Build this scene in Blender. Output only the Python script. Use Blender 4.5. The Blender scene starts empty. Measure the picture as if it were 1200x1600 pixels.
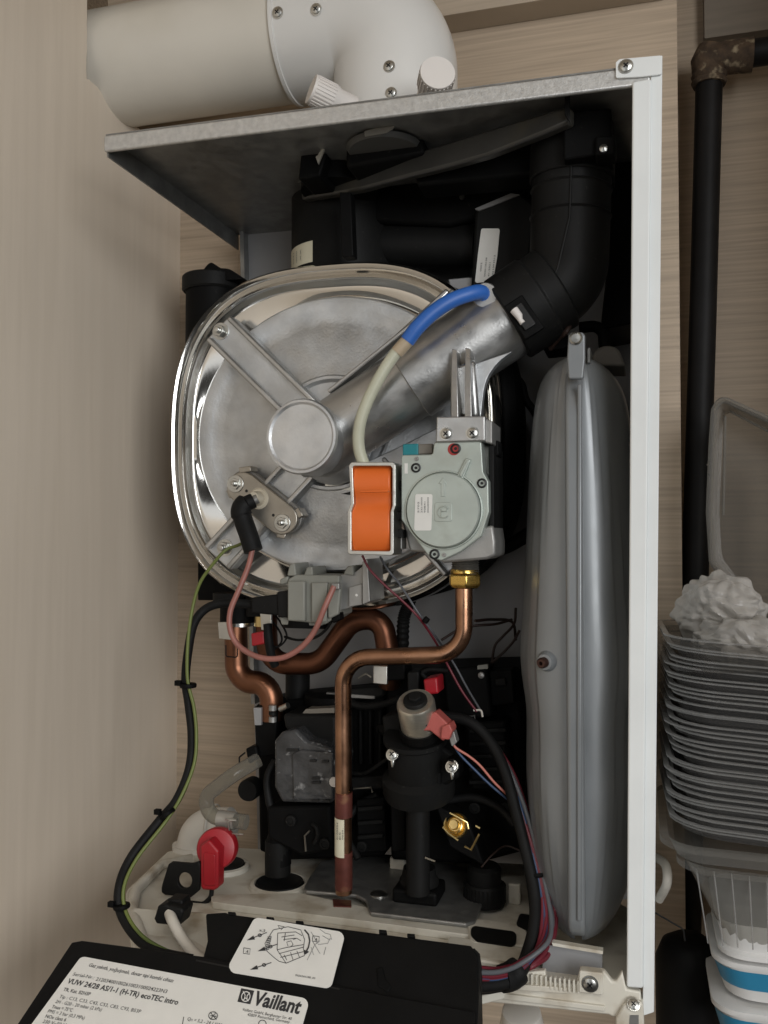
import bpy, bmesh, math, random
from mathutils import Vector, Matrix
random.seed(7)
V = Vector
C = bpy.context.scene.collection
SC = bpy.context.scene

# ------------------------------------------------------------------ camera
F_PX = 1400.0
YAW, PIT = math.radians(15.945), math.radians(1.637)
CAM = V((0.0, -0.649, 1.5))
cam = bpy.data.objects.new('camera', bpy.data.cameras.new('camera'))
C.objects.link(cam)
cam.location = CAM
cam.rotation_euler = (math.radians(90) + PIT, 0, YAW)
cam.data.sensor_width = 36.0
cam.data.lens = F_PX / 1600.0 * 36.0
cam.data.clip_start, cam.data.clip_end = 0.01, 60
SC.camera = cam
# ------------------------------------------------------------------ light
w = bpy.data.worlds.new('World'); SC.world = w; w.use_nodes = True
bg = w.node_tree.nodes['Background']
bg.inputs[0].default_value = (1.0, 0.94, 0.86, 1); bg.inputs[1].default_value = 0.032
def area(name, loc, aim, size, power, col=(1, .95, .88), sy=None):
    l = bpy.data.lights.new(name, 'AREA'); l.energy = power; l.size = size; l.color = col
    if sy: l.shape = 'RECTANGLE'; l.size_y = sy
    o = bpy.data.objects.new(name, l); C.objects.link(o); o.location = loc
    o.rotation_euler = (V(aim) - V(loc)).to_track_quat('-Z', 'Y').to_euler()
    return o
area('ceiling_lamp', (0.15, -1.45, 3.0), (-.2, .1, 1.5), 0.9, 50, (1, .965, .91))
area('right_fill_lamp', (1.5, -2.2, 1.9), (-.35, .0, 1.45), 1.5, 62, (.98, .99, 1.0), 1.6)  # added fill from the right to brighten the left panel, no known window
area('plate_fill_lamp', (-1.0, -2.7, 1.55), (-.2, .1, 1.45), 1.3, 9, (.97, .985, 1), 2.0)  # added soft fill behind the camera, gives the metal plate something bright to reflect
SC.view_settings.view_transform = 'Standard'
SC.view_settings.look = 'None'
SC.view_settings.exposure = -0.22
SC.view_settings.gamma = 1.0
SC.cycles.transparent_max_bounces = 48
SC.cycles.max_bounces = 8

# ------------------------------------------------------------------ placing
sy_, cy_, sp_, cp_ = math.sin(YAW), math.cos(YAW), math.sin(PIT), math.cos(PIT)
FW, RT, UP = V((-sy_ * cp_, cy_ * cp_, sp_)), V((cy_, sy_, 0)), V((sy_ * sp_, -cy_ * sp_, cp_))
def ray(px, py): return FW + RT * ((px - 600) / F_PX) + UP * ((800 - py) / F_PX)
def W(px, py, Y):                     # the point of the plane y = Y
    d = ray(px, py); return CAM + d * ((Y - CAM.y) / d.y)
def WZ(px, py, Z):                    # the point of the plane z = Z
    d = ray(px, py); return CAM + d * ((Z - CAM.z) / d.z)
def WX(px, py, X):
    d = ray(px, py); return CAM + d * ((X - CAM.x) / d.x)
def WP(px, py, O, N):                 # the point of any plane
    d = ray(px, py); return CAM + d * ((O - CAM).dot(N) / d.dot(N))
def S(px, Y):                         # metres per pixel there
    return (W(px, 800, Y) - CAM).dot(FW) / F_PX

# ------------------------------------------------------------------ objects
ORG = {}
def tag(o, label=None, cat=None, group=None, kind=None):
    if label: o['label'] = label
    if cat: o['category'] = cat
    if group: o['group'] = group
    if kind: o['kind'] = kind
def T(name, label, cat, loc, group=None):
    o = bpy.data.objects.new(name, None); C.objects.link(o); o.empty_display_size = .02
    o.location = loc; ORG[o.name] = V(loc); tag(o, label, cat, group); return o
def P(name, bm, mat, parent=None, label=None, cat=None, group=None, kind=None, bev=0, seg=2, ang=38, mats=()):
    bmesh.ops.recalc_face_normals(bm, faces=bm.faces)
    if parent is not None: org = ORG[parent.name]
    else:
        xs = [v.co for v in bm.verts]
        org = V((sum(v.x for v in xs) / len(xs), sum(v.y for v in xs) / len(xs), min(v.z for v in xs)))
    bmesh.ops.translate(bm, vec=-org, verts=bm.verts)
    me = bpy.data.meshes.new(name); bm.to_mesh(me); bm.free()
    me.materials.append(mat)
    for m in mats: me.materials.append(m)
    for p in me.polygons: p.use_smooth = True
    me.set_sharp_from_angle(angle=math.radians(ang))
    o = bpy.data.objects.new(name, me); C.objects.link(o)
    if parent is not None: o.parent = parent
    else: o.location = org
    ORG[o.name] = org
    if bev:
        md = o.modifiers.new('bevel', 'BEVEL'); md.width = bev; md.segments = seg
        md.limit_method = 'ANGLE'; md.angle_limit = math.radians(35); md.harden_normals = False
    tag(o, label, cat, group, kind)
    return o
def nb(): return bmesh.new()

def loft(bm, rings, caps=True, closed=True, mi=0):
    vs = [[bm.verts.new(p) for p in r] for r in rings]
    n = len(rings[0]); fs = []
    for a, b in zip(vs[:-1], vs[1:]):
        for i in range(n if closed else n - 1):
            fs.append(bm.faces.new((a[i], a[(i + 1) % n], b[(i + 1) % n], b[i])))
    if caps:
        fs.append(bm.faces.new(vs[0][::-1])); fs.append(bm.faces.new(vs[-1]))
    for f in fs: f.material_index = mi
    return vs
def prism(bm, pts, vec, mi=0):
    return loft(bm, [[V(p) for p in pts], [V(p) + V(vec) for p in pts]], mi=mi)
def pp(bm, pts, y0, y1, mi=0):        # outline seen at plane y0, extruded straight back to y1
    prism(bm, [W(x, y, y0) for x, y in pts], (0, y1 - y0, 0), mi); return bm
def box(bm, a, b, mi=0):
    a, b = V(a), V(b)
    prism(bm, [(a.x, a.y, a.z), (b.x, a.y, a.z), (b.x, a.y, b.z), (a.x, a.y, b.z)], (0, b.y - a.y, 0), mi); return bm
def obox(bm, c, ax, ay, az, mi=0):    # box from a centre and three half-axes
    c, ax, ay, az = V(c), V(ax), V(ay), V(az)
    prism(bm, [c - ax - az - ay, c + ax - az - ay, c + ax + az - ay, c - ax + az - ay], 2 * ay, mi); return bm
def frame(d):
    d = V(d).normalized(); u = d.orthogonal().normalized(); return u, d.cross(u), d
def lathe(bm, prof, o, axis, n=32, caps=True, mi=0):
    u, v, d = frame(axis); o = V(o)
    loft(bm, [[o + d * h + (u * math.cos(2 * math.pi * i / n) + v * math.sin(2 * math.pi * i / n)) * max(r, 1e-5) for i in range(n)] for r, h in prof], caps, mi=mi)
    return bm
def tube(bm, pts, r, n=14, caps=True, mi=0, sq=1.0):
    pts = [V(p) for p in pts]; m = len(pts)
    rs = r if isinstance(r, (list, tuple)) else [r] * m
    tg = [((pts[min(i + 1, m - 1)] - pts[max(i - 1, 0)]).normalized()) for i in range(m)]
    u = tg[0].orthogonal().normalized(); rings = []
    for i in range(m):
        u = (u - tg[i] * u.dot(tg[i])).normalized(); v = tg[i].cross(u)
        rings.append([pts[i] + (u * math.cos(2 * math.pi * k / n) + v * math.sin(2 * math.pi * k / n) * sq) * rs[i] for k in range(n)])
    loft(bm, rings, caps, mi=mi); return bm
def spl(pts, k=8):                    # Catmull-Rom through 3D points
    p = [V(q) for q in pts]; p = [2 * p[0] - p[1]] + p + [2 * p[-1] - p[-2]]; out = []
    for i in range(1, len(p) - 2):
        a, b, c, d = p[i - 1:i + 3]
        for j in range(k):
            t = j / k
            out.append(.5 * ((2 * b) + (c - a) * t + (2 * a - 5 * b + 4 * c - d) * t * t + (3 * b - a - 3 * c + d) * t ** 3))
    out.append(p[-2]); return out
def spx(pts, k=8): return spl([W(*q) for q in pts], k)
def fil(pts, r, n=7, closed=False):   # polyline with rounded corners
    p = [V(q) for q in pts]; m = len(p); out = []
    for i in range(m):
        if not closed and i in (0, m - 1): out.append(p[i]); continue
        a, b, c = p[i - 1], p[i], p[(i + 1) % m]
        d1, d2 = (a - b), (c - b); l1, l2 = d1.length, d2.length
        if l1 < 1e-9 or l2 < 1e-9: continue
        d1 /= l1; d2 /= l2; ang = d1.angle(d2, math.pi)
        if ang > math.pi - .02: out.append(b); continue
        rr = r[i] if isinstance(r, (list, tuple)) else r
        t = min(rr / math.tan(ang / 2), l1 * .49, l2 * .49); rad = t * math.tan(ang / 2)
        cen = b + (d1 + d2).normalized() * (rad / math.sin(ang / 2))
        s, e = b + d1 * t - cen, b + d2 * t - cen
        for j in range(n + 1): 
            q = s * (1 - j / n) + e * (j / n)
            out.append(cen + q.normalized() * rad)
    return out
def resamp(c, n):
    c = [V(q) for q in c]; seg = []; tot = 0; out = []
    for a, b in zip(c, c[1:] + c[:1]): seg.append((tot, a, b)); tot += (b - a).length
    for k in range(n):
        s = tot * k / n
        for st, a, b in reversed(seg):
            if s >= st: out.append(a.lerp(b, (s - st) / max(1e-9, (b - a).length))); break
    return out
def rp(pts, r, n=5):                  # rounded closed outline in pixels
    return [(q.x, q.y) for q in fil([V((x, y, 0)) for x, y in pts], r, n, True)]
def caps_px(a, b, h, n=10):
    a, b = V(a), V(b); d = (b - a).normalized(); q = V((-d.y, d.x)); out = []
    for i in range(n + 1):
        t = math.pi * i / n; out.append(b + (q * math.cos(t) + d * math.sin(t)) * h)
    for i in range(n + 1):
        t = math.pi * i / n; out.append(a + (-q * math.cos(t) - d * math.sin(t)) * h)
    return [tuple(p) for p in out]
def ell(c, rx, ry, n=28): return [(c[0] + rx * math.cos(2 * math.pi * i / n), c[1] + ry * math.sin(2 * math.pi * i / n)) for i in range(n)]
def bar_px(a, b, h):
    a, b = V(a), V(b); d = (b - a).normalized(); q = V((-d.y, d.x)) * h
    return [tuple(a + q), tuple(b + q), tuple(b - q), tuple(a - q)]

# ------------------------------------------------------------------ materials
def mat(name, col, rough=.5, metal=0, var=0, vs=20, stretch=(1, 1, 1), bump=0, bs=200, rvar=0, col2=None, c2s=8, c2lo=.55, c2hi=.7, spec=.5, coat=0, bstretch=None):
    m = bpy.data.materials.new(name); m.use_nodes = True
    nt = m.node_tree; N = nt.nodes; L = nt.links; b = N['Principled BSDF']
    b.inputs['Base Color'].default_value = (*col, 1); b.inputs['Roughness'].default_value = rough
    b.inputs['Metallic'].default_value = metal; b.inputs['Specular IOR Level'].default_value = spec
    b.inputs['Coat Weight'].default_value = coat
    tc = N.new('ShaderNodeTexCoord')
    def noise(scale, st, det=4):
        mp = N.new('ShaderNodeMapping'); mp.inputs['Scale'].default_value = st; L.new(tc.outputs['Object'], mp.inputs[0])
        n = N.new('ShaderNodeTexNoise'); n.inputs['Scale'].default_value = scale; n.inputs['Detail'].default_value = det
        L.new(mp.outputs[0], n.inputs['Vector']); return n.outputs[0]
    cur = None
    if var:
        f = noise(vs, stretch); mr = N.new('ShaderNodeMapRange')
        mr.inputs[1].default_value = .3; mr.inputs[2].default_value = .7; mr.inputs[3].default_value = 1 - var; mr.inputs[4].default_value = 1 + var
        L.new(f, mr.inputs[0]); mx = N.new('ShaderNodeMix'); mx.data_type = 'RGBA'; mx.blend_type = 'MULTIPLY'; mx.inputs[0].default_value = 1
        mx.inputs[6].default_value = (*col, 1); L.new(mr.outputs[0], mx.inputs[7]); cur = mx.outputs[2]
    if col2:
        f = noise(c2s, stretch); mr = N.new('ShaderNodeMapRange'); mr.inputs[1].default_value = c2lo; mr.inputs[2].default_value = c2hi
        L.new(f, mr.inputs[0]); mx = N.new('ShaderNodeMix'); mx.data_type = 'RGBA'; L.new(mr.outputs[0], mx.inputs[0])
        if cur: L.new(cur, mx.inputs[6])
        else: mx.inputs[6].default_value = (*col, 1)
        mx.inputs[7].default_value = (*col2, 1); cur = mx.outputs[2]
    if cur: L.new(cur, b.inputs['Base Color'])
    if rvar:
        f = noise(vs * 1.7 + 3, stretch); mr = N.new('ShaderNodeMapRange'); mr.inputs[1].default_value = .3; mr.inputs[2].default_value = .7
        mr.inputs[3].default_value = max(.02, rough - rvar); mr.inputs[4].default_value = rough + rvar; L.new(f, mr.inputs[0]); L.new(mr.outputs[0], b.inputs['Roughness'])
    if bump:
        f = noise(bs, bstretch or (1, 1, 1), 3); bp = N.new('ShaderNodeBump'); bp.inputs['Strength'].default_value = bump; bp.inputs['Distance'].default_value = .001
        L.new(f, bp.inputs['Height']); L.new(bp.outputs[0], b.inputs['Normal'])
    return m
M = {}
M['wood_side'] = mat('pale vertical veneer', (.73, .635, .52), .45, var=.04, vs=6, stretch=(8, 7, .4), col2=(.70, .605, .49), c2s=14, c2lo=.4, c2hi=.7, bump=.03, bs=60, bstretch=(10, 10, .5))
M['wood_back'] = mat('horizontal grain veneer', (.46, .365, .268), .5, var=.16, vs=14, stretch=(.5, 1, 22), bump=.12, bs=20, bstretch=(.6, 1, 30))
M['wood_core'] = mat('sawn chipboard', (.20, .15, .10), .9, var=.4, vs=400, bump=.6, bs=600)
M['lintel'] = mat('pale board', (.46, .38, .29), .5, var=.1, vs=12, stretch=(.5, 1, 16))
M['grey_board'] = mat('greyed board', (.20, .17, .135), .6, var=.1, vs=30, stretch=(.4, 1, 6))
M['cream_paint'] = mat('yellowed white duct', (.68, .645, .57), .30, var=.05, vs=9, coat=.3, bump=.03, bs=24, col2=(.62, .58, .49), c2s=7, c2lo=.5, c2hi=.75)
M['white_paint'] = mat('white lacquered duct', (.72, .71, .68), .28, var=.04, vs=9, coat=.3, bump=.02, bs=30)
M['white_plastic'] = mat('white plastic', (.70, .67, .61), .45, var=.05, vs=30)
M['cap_plastic'] = mat('matt white cap', (.74, .70, .66), .55, var=.03)
M['white_steel'] = mat('white enamelled steel', (.76, .78, .77), .4, var=.03, vs=20, bump=.03, bs=300)
M['galv'] = mat('galvanised steel', (.31, .31, .30), .45, .8, var=.18, vs=60, bump=.08, bs=250, rvar=.1)
M['galv_lip'] = mat('galvanised lip', (.60, .595, .575), .45, .6, var=.12, vs=220, bump=.25, bs=700, rvar=.12)
M['rear_grey'] = mat('grey coated sheet', (.33, .33, .335), .5, .35, var=.06, vs=15)
M['steel'] = mat('polished stainless', (.66, .645, .61), .13, 1, var=.05, vs=12, bump=.05, bs=14, rvar=.04)
M['steel_bright'] = mat('zinc plated steel', (.56, .56, .53), .28, 1, var=.1, vs=90, bump=.05, bs=300)
M['alu'] = mat('die cast aluminium', (.62, .64, .655), .47, .93, var=.22, vs=26, bump=.3, bs=420, rvar=.12, col2=(.46, .455, .44), c2s=11, c2lo=.48, c2hi=.72)
M['alu_pipe'] = mat('cast aluminium pipe', (.50, .50, .49), .36, .9, var=.15, vs=35, bump=.11, bs=520, rvar=.1, stretch=(1, 1, 1))
M['alu_hub'] = mat('turned aluminium cap', (.64, .65, .655), .45, .92, var=.13, vs=45, bump=.18, bs=500, rvar=.1)
M['alu_dark'] = mat('dull cast metal', (.33, .325, .31), .5, .7, var=.18, vs=40, bump=.15, bs=400)
M['warm_steel'] = mat('heat tinted steel plate', (.40, .37, .32), .38, .85, var=.14, vs=50, bump=.06, bs=300)
M['valve_zinc'] = mat('pale green zinc plate', (.46, .505, .46), .42, .5, var=.10, vs=35, col2=(.38, .40, .35), c2s=40, c2lo=.55, c2hi=.8, bump=.06, bs=200, rvar=.08)
M['orange'] = mat('orange coil resin', (.78, .155, .022), .42, var=.05, vs=30, bump=.05, bs=120)
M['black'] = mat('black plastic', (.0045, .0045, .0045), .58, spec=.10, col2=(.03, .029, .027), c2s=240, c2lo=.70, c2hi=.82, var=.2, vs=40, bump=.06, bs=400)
M['black_soft'] = mat('charcoal plastic', (.0095, .0095, .0092), .54, spec=.16, col2=(.045, .043, .04), c2s=260, c2lo=.68, c2hi=.80, var=.2, vs=30, bump=.1, bs=350)
M['rubber'] = mat('black rubber', (.008, .008, .008), .6, spec=.18, var=.25, vs=60, bump=.12, bs=500)
M['dark_box'] = mat('black moulded cover', (.0055, .0055, .0055), .55, spec=.13, var=.2, vs=30, bump=.08, bs=500)
M['tank'] = mat('grey lacquered steel', (.235, .248, .256), .36, .35, var=.07, vs=14, coat=.1, bump=.04, bs=60, rvar=.05)
M['copper'] = mat('copper', (.44, .24, .145), .32, 1, var=.25, vs=26, rvar=.12, col2=(.22, .115, .07), c2s=30, c2lo=.42, c2hi=.75, bump=.05, bs=160)
M['copper_red'] = mat('reddened copper', (.15, .045, .034), .5, .5, var=.25, vs=60, col2=(.26, .13, .07), c2s=60)
M['copper_dark'] = mat('brown tarnished copper', (.15, .062, .035), .36, .9, var=.25, vs=24, rvar=.1)
M['copper_mid'] = mat('dull copper', (.23, .105, .06), .36, .95, var=.22, vs=24, rvar=.1)
M['brass'] = mat('brass', (.66, .44, .12), .28, 1, var=.12, vs=90, rvar=.08)
M['brass_pale'] = mat('pale brass', (.78, .60, .27), .30, 1, var=.12, vs=120)
M['thread'] = mat('grey thread', (.22, .21, .19), .5, .8, var=.2, vs=100)
M['blue'] = mat('blue tube', (.03, .13, .46), .45, var=.08, vs=40)
M['silicone'] = mat('cloudy silicone', (.52, .52, .40), .42, var=.05, vs=60)
M['sil_end'] = mat('tan tube end', (.44, .35, .24), .45)
M['teal'] = mat('teal plastic', (.01, .20, .23), .45)
M['smoke'] = mat('smoky translucent plastic', (.20, .18, .15), .3)
M['paper'] = mat('paper label', (.74, .73, .69), .55, var=.03, vs=60)
M['paper_old'] = mat('yellowed label', (.66, .62, .47), .55, var=.06, vs=80)
M['ink'] = mat('black ink', (.03, .03, .032), .6)
M['ink_grey'] = mat('grey ink', (.22, .22, .22), .6)
M['pink'] = mat('pink silicone cable', (.31, .125, .10), .45, var=.14, vs=50)
M['pink_plug'] = mat('salmon plug', (.42, .095, .08), .45, var=.08, vs=60)
M['red'] = mat('red plastic', (.36, .012, .02), .38, var=.1, vs=40, bump=.05, bs=200)
M['red_seal'] = mat('red seal lacquer', (.35, .02, .015), .3)
M['cap_hole'] = mat('black recess', (.006, .006, .006), .5)
M['grey_plastic'] = mat('warm grey plastic', (.235, .235, .205), .5, var=.09, vs=40, bump=.05, bs=300)
M['tray'] = mat('cream plastic tray', (.64, .61, .53), .5, var=.06, vs=18, col2=(.30, .235, .15), c2s=30, c2lo=.50, c2hi=.78)
M['porcelain'] = mat('porcelain', (.62, .56, .44), .3)
M['green'] = mat('green and yellow wire', (.14, .17, .04), .5, col2=(.035, .075, .015), c2s=9, stretch=(1, 1, 1))
M['wire_red'] = mat('maroon wire', (.13, .012, .022), .42)
M['wire_blue'] = mat('blue wire', (.03, .06, .13), .42)
M['wire_grey'] = mat('grey wire', (.10, .105, .115), .42)
M['wire_pink'] = mat('pink wire', (.50, .17, .13), .45)
M['white_cable'] = mat('white cable', (.60, .56, .49), .5, var=.06, vs=60)
M['gas_black'] = mat('black painted iron', (.008, .0075, .0075), .55, spec=.2, var=.3, vs=30, bump=.2, bs=120, col2=(.3, .28, .25), c2s=70, c2lo=.74, c2hi=.78)
M['rust'] = mat('rusty hemp joint', (.06, .038, .022), .85, var=.5, vs=120, bump=.9, bs=220, col2=(.32, .26, .17), c2s=90, c2lo=.56, c2hi=.72)
M['brown_wire'] = mat('brown rubber', (.03, .016, .012), .5)
def clear(name, tint, a, rough=.12, gl=.35, body=None):
    m = bpy.data.materials.new(name); m.use_nodes = True; nt = m.node_tree; N = nt.nodes; L = nt.links
    out = N['Material Output']; b = N['Principled BSDF']
    b.inputs['Base Color'].default_value = (*(body or tint), 1); b.inputs['Roughness'].default_value = rough
    t = N.new('ShaderNodeBsdfTransparent'); t.inputs[0].default_value = (*tint, 1)
    mx = N.new('ShaderNodeMixShader'); lw = N.new('ShaderNodeLayerWeight'); lw.inputs[0].default_value = .45
    mr = N.new('ShaderNodeMapRange'); mr.inputs[3].default_value = a; mr.inputs[4].default_value = min(1, a + gl)
    L.new(lw.outputs['Facing'], mr.inputs[0]); L.new(mr.outputs[0], mx.inputs[0]); L.new(t.outputs[0], mx.inputs[1]); L.new(b.outputs[0], mx.inputs[2])
    tc = N.new('ShaderNodeTexCoord'); n = N.new('ShaderNodeTexNoise'); n.inputs['Scale'].default_value = 45; L.new(tc.outputs['Object'], n.inputs['Vector'])
    bp = N.new('ShaderNodeBump'); bp.inputs['Strength'].default_value = .25; bp.inputs['Distance'].default_value = .002; L.new(n.outputs[0], bp.inputs['Height']); L.new(bp.outputs[0], b.inputs['Normal'])
    L.new(mx.outputs[0], out.inputs[0]); return m
M['clear'] = clear('clear food plastic', (.86, .85, .82), .16, .10, .45, (.30, .29, .27))
M['clear_lid'] = clear('smoky clear container', (.70, .68, .64), .34, .12, .6, (.25, .235, .21))
M['clear_rib'] = clear('clear ribbed plastic', (.80, .79, .77), .06, .10, .6, (.20, .195, .19))
M['clear_rim_lit'] = clear('clear plastic with painted rim light', (.85, .84, .83), .30, .08, .5, (.42, .415, .40))  # paler copy of the tray plastic, paints in light caught on rims and ribs
M['hose_clear'] = clear('clear hose', (.74, .72, .64), .26, .10, .55, (.30, .285, .25))
M['film'] = mat('crinkled clear film over dark plastic', (.045, .046, .048), .2, var=.5, vs=50, bump=1, bs=110, col2=(.30, .30, .295), c2s=120, c2lo=.60, c2hi=.74)  # pale noise specks paint in glints of the crinkled film
M['bag'] = clear('thin white bag', (.88, .86, .82), .46, .22, .45, (.58, .55, .51))
M['tub'] = mat('white tub', (.66, .65, .63), .4, var=.04, vs=30)
M['tub_blue'] = mat('blue print band', (.03, .21, .36), .4)

# ------------------------------------------------------------------ lettering and small hardware
def txt(s, o, ux, uy, width, m, parent, h=None, bold=0.0, name='lettering', shear=0):
    cu = bpy.data.curves.new('t', 'FONT'); cu.body = s; cu.size = 1; cu.offset = bold; cu.shear = shear; cu.resolution_u = 2
    ob = bpy.data.objects.new('t', cu); C.objects.link(ob)
    me = bpy.data.meshes.new_from_object(ob, depsgraph=None)
    bpy.data.objects.remove(ob)
    xs = [v.co.x for v in me.vertices]; ys = [v.co.y for v in me.vertices]
    x0, x1 = min(xs), max(xs); kx = width / (x1 - x0); ky = kx if h is None else h / .7
    o, ux, uy = V(o), V(ux).normalized(), V(uy).normalized(); org = ORG[parent.name]
    for v in me.vertices: v.co = o + ux * ((v.co.x - x0) * kx) + uy * (v.co.y * ky) - org
    me.materials.append(m)
    me.name = name; ob = bpy.data.objects.new(name, me); C.objects.link(ob); ob.parent = parent; ORG[ob.name] = org
    return ob
def screw_bm(o, axis, r, h=None, slots=True):
    bm = nb(); h = h or r * .55; u, v, d = frame(axis)
    lathe(bm, [(r * 1.25, 0), (r * 1.25, h * .25), (r, h * .3), (r * .92, h * .75), (r * .6, h), (0, h * 1.05)], o, axis, 20)
    if slots:
        o2 = V(o) + d * h * 1.02
        for a, b in ((u, v), (v, u)): obox(bm, o2, a * r * .52, b * r * .12, d * r * .08, 1)
    return bm
def screw(o, axis, r, parent, name='screw', m='steel_bright', slots=True, label=None):
    return P(name, screw_bm(o, axis, r, None, slots), M[m], parent, label, mats=[M['cap_hole']])
EX, EY, EZ = V((1, 0, 0)), V((0, 1, 0)), V((0, 0, 1))
FR = V((0, -1, 0))
# ================================================================== SETTING
YB, YR = .290, .259                   # veneer wall behind, rear sheet of the boiler
XW = W(278, 900, YB).x                # inner face of the cabinet side
def side_wall():
    bm = nb(); a = WX(135, 0, XW); b = WX(135, 122, XW); c = WX(206, 186, XW)
    pts = [V((XW, -1.1, .55)), V((XW, YB, .55)), V((XW, YB, c.z - .004)), V((XW, c.y + .01, c.z - .004))]
    rnd = random.Random(3)
    for i in range(19):               # ragged saw cut round the duct
        t = i / 18; p = c.lerp(b, t); pts.append(p + V((0, rnd.uniform(-.0007, .0007), rnd.uniform(-.0012, .0012))))
    for i in range(1, 14):
        t = i / 13; p = b.lerp(V((XW, b.y, 2.25)), t * .4); pts.append(p + V((0, rnd.uniform(-.0006, .0006), 0)))
    pts += [V((XW, b.y, 2.25)), V((XW, -1.1, 2.25))]
    prism(bm, pts, (-.018, 0, 0)); return P('wall_left', bm, M['wood_side'], kind='structure')
side_wall()
XE = W(1065, 800, YB).x
bm = nb(); box(bm, (XW - .10, YB, .55), (XE, YB + .018, 2.25)); P('wall_back', bm, M['wood_back'], kind='structure')
bm = nb(); box(bm, (XW - .10, YB + .07, .45), (.75, YB + .088, 2.25)); P('wall_niche', bm, M['wood_back'], kind='structure')
bm = nb(); box(bm, (.225, .08, .45), (.243, YB + .07, 2.25)); P('wall_right', bm, M['wood_side'], kind='structure')  # unseen cabinet side, front edge set to shade the niche wall
z = W(690, 25, .255).z
bm = nb(); box(bm, (W(600, 0, .255).x, .2552, z), (XE - .012, YB - .0005, z + .12)); P('upper_rail', bm, M['lintel'], kind='structure', bev=.0006)
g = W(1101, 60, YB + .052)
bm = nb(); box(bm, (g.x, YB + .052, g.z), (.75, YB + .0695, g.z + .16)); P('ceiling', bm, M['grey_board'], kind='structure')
bm = nb(); box(bm, (-.75, -1.1, 2.25), (.75, .6, 2.27)); 
P('cabinet_top', bm, M['wood_side'], kind='structure')
bm = nb(); box(bm, (XW - .12, -.02, 1.55), (XW - .10, YB + .1, 2.25)); P('duct_hole_blocker', bm, M['wood_core'], kind='structure')  # unseen slab added to keep the hole behind the duct dark

# ================================================================== FLUE DUCT
YF = .165
t = T('flue_duct', 'white enamelled flue duct with screwed elbow entering through the left panel above the boiler', 'flue duct', W(620, 190, YF))
rad = 97 * S(560, YF)
ax = W(330, 84, YF)
bm = nb(); lathe(bm, [(rad * .965, -.62), (rad * .965, 0)], V((W(464, 84, YF).x, YF, ax.z)), EX, 72)
P('straight_pipe', bm, M['cream_paint'], t)
bm = nb()
xe = W(618, 200, YF).x
pl = fil([V((W(457, 84, YF).x, YF, ax.z)), V((xe, YF, ax.z)), V((xe, YF, W(620, 260, YF).z))], rad * 1.12, 20)
tube(bm, pl, rad, 64); el = P('elbow', bm, M['white_paint'], t)
bm = nb(); lathe(bm, [(rad, 0), (rad + .0016, .0004), (rad + .0016, .004), (rad, .0044)], V((W(455, 84, YF).x, YF, ax.z)), EX, 72); P('seam', bm, M['white_paint'], t)
for px, py, nrm in ((434, 20, (0, -.86, .5)), (494, 15, (0, -.84, .52)), (608, 104, (0, -1, .02)), (611, 146, (0, -1, -.1))):
    # lands on the duct skin in front of its axis
    if py < 60:
        d = ray(px, py); oy, oz = CAM.y - YF, CAM.z - ax.z        # where the sight line meets the horizontal cylinder
        a_, b_, c_ = d.y ** 2 + d.z ** 2, 2 * (oy * d.y + oz * d.z), oy ** 2 + oz ** 2 - rad ** 2
        p_ = CAM + d * ((-b_ - math.sqrt(max(0, b_ * b_ - 4 * a_ * c_))) / (2 * a_)); nrm = (0, p_.y - YF, p_.z - ax.z)
    else: p_ = W(px, py, YF - rad * .985)
    screw(p_, nrm, .0044, t)
def test_cap(px, py, Y, axis, r, ln, label):
    bm = nb(); o = W(px, py, Y); lathe(bm, [(0, 0), (r * .99, 0), (r * 1.02, .0012), (r, .0022), (r, ln * .55), (r * .9, ln * .6), (r * .9, ln)], o, axis, 40)
    u, v, d = frame(axis)
    for i in range(26):
        a = 2 * math.pi * i / 26; q = u * math.cos(a) + v * math.sin(a)
        obox(bm, o + q * (r + .0003) + d * ln * .28, q * .00035, d.cross(q) * .0006, d * ln * .22)
    return P('test_cap', bm, M['cap_plastic'], t, label)
test_cap(486, 139, .062, (.75, .60, -.28), 23 * S(486, .062), .040, 'ribbed test cap pointing left')
test_cap(684, 113, .060, (-.35, .9, -.12), 28 * S(684, .06), .035, 'ribbed test cap pointing forward')

# ================================================================== CASING
XL = W(162, 222, 0).x
ZT = W(600, 150, 0).z
casing = T('boiler_casing', 'open steel boiler casing with white right side and bare zinc top', 'boiler casing', W(600, 1580, .25))
bm = nb(); q0, q1 = W(162, 209, 0), W(1002, 93, 0)
def lip(px0, y0, px1, y1, dz0, dz1, ya, yb, name, m, bev):
    bm = nb(); a, b = W(px0, y0, 0), W(px1, y1, 0); a.y = b.y = ya
    prism(bm, [a + EZ * dz1, b + EZ * dz1, b + EZ * dz0, a + EZ * dz0], (0, yb - ya, 0)); return bm
top = P('top_panel', lip(164, 209, 1016, 98, -.0012, .0, .001, YR, 't', 0, 0), M['galv'], casing)
P('front_lip', lip(162, 209, 1016, 98, -.0015, -.0150, 0, .004, 't', 0, 0), M['galv_lip'], top, bev=.0014, seg=3)
bm = nb(); a = W(163, 209, 0); prism(bm, [a + V((0, .004, -.0005)), a + V((.0015, .004, -.0005)), a + V((.0015, .004, -.018)), a + V((0, .004, -.018))], (0, YR - .004, 0))
P('side_lip', bm, M['galv'], top)
sp = nb(); pp(sp, [(1017, 90), (1035, 86), (1022, 1582), (1004, 1588)], .0, .0012)
xr = W(1029, 800, 0).x
side = P('side_panel', sp, M['white_steel'], casing, bev=.0006)
pp_ = nb(); pp(pp_, rp([(988, 128), (1018, 122), (1005, 1545), (979, 1543)], 4), -.0035, .010); P('return_flange', pp_, M['white_steel'], side, bev=.0012, seg=3)
b2 = nb(); pa, pb = W(1031, 90, .002), W(1019, 1580, .002)
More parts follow.
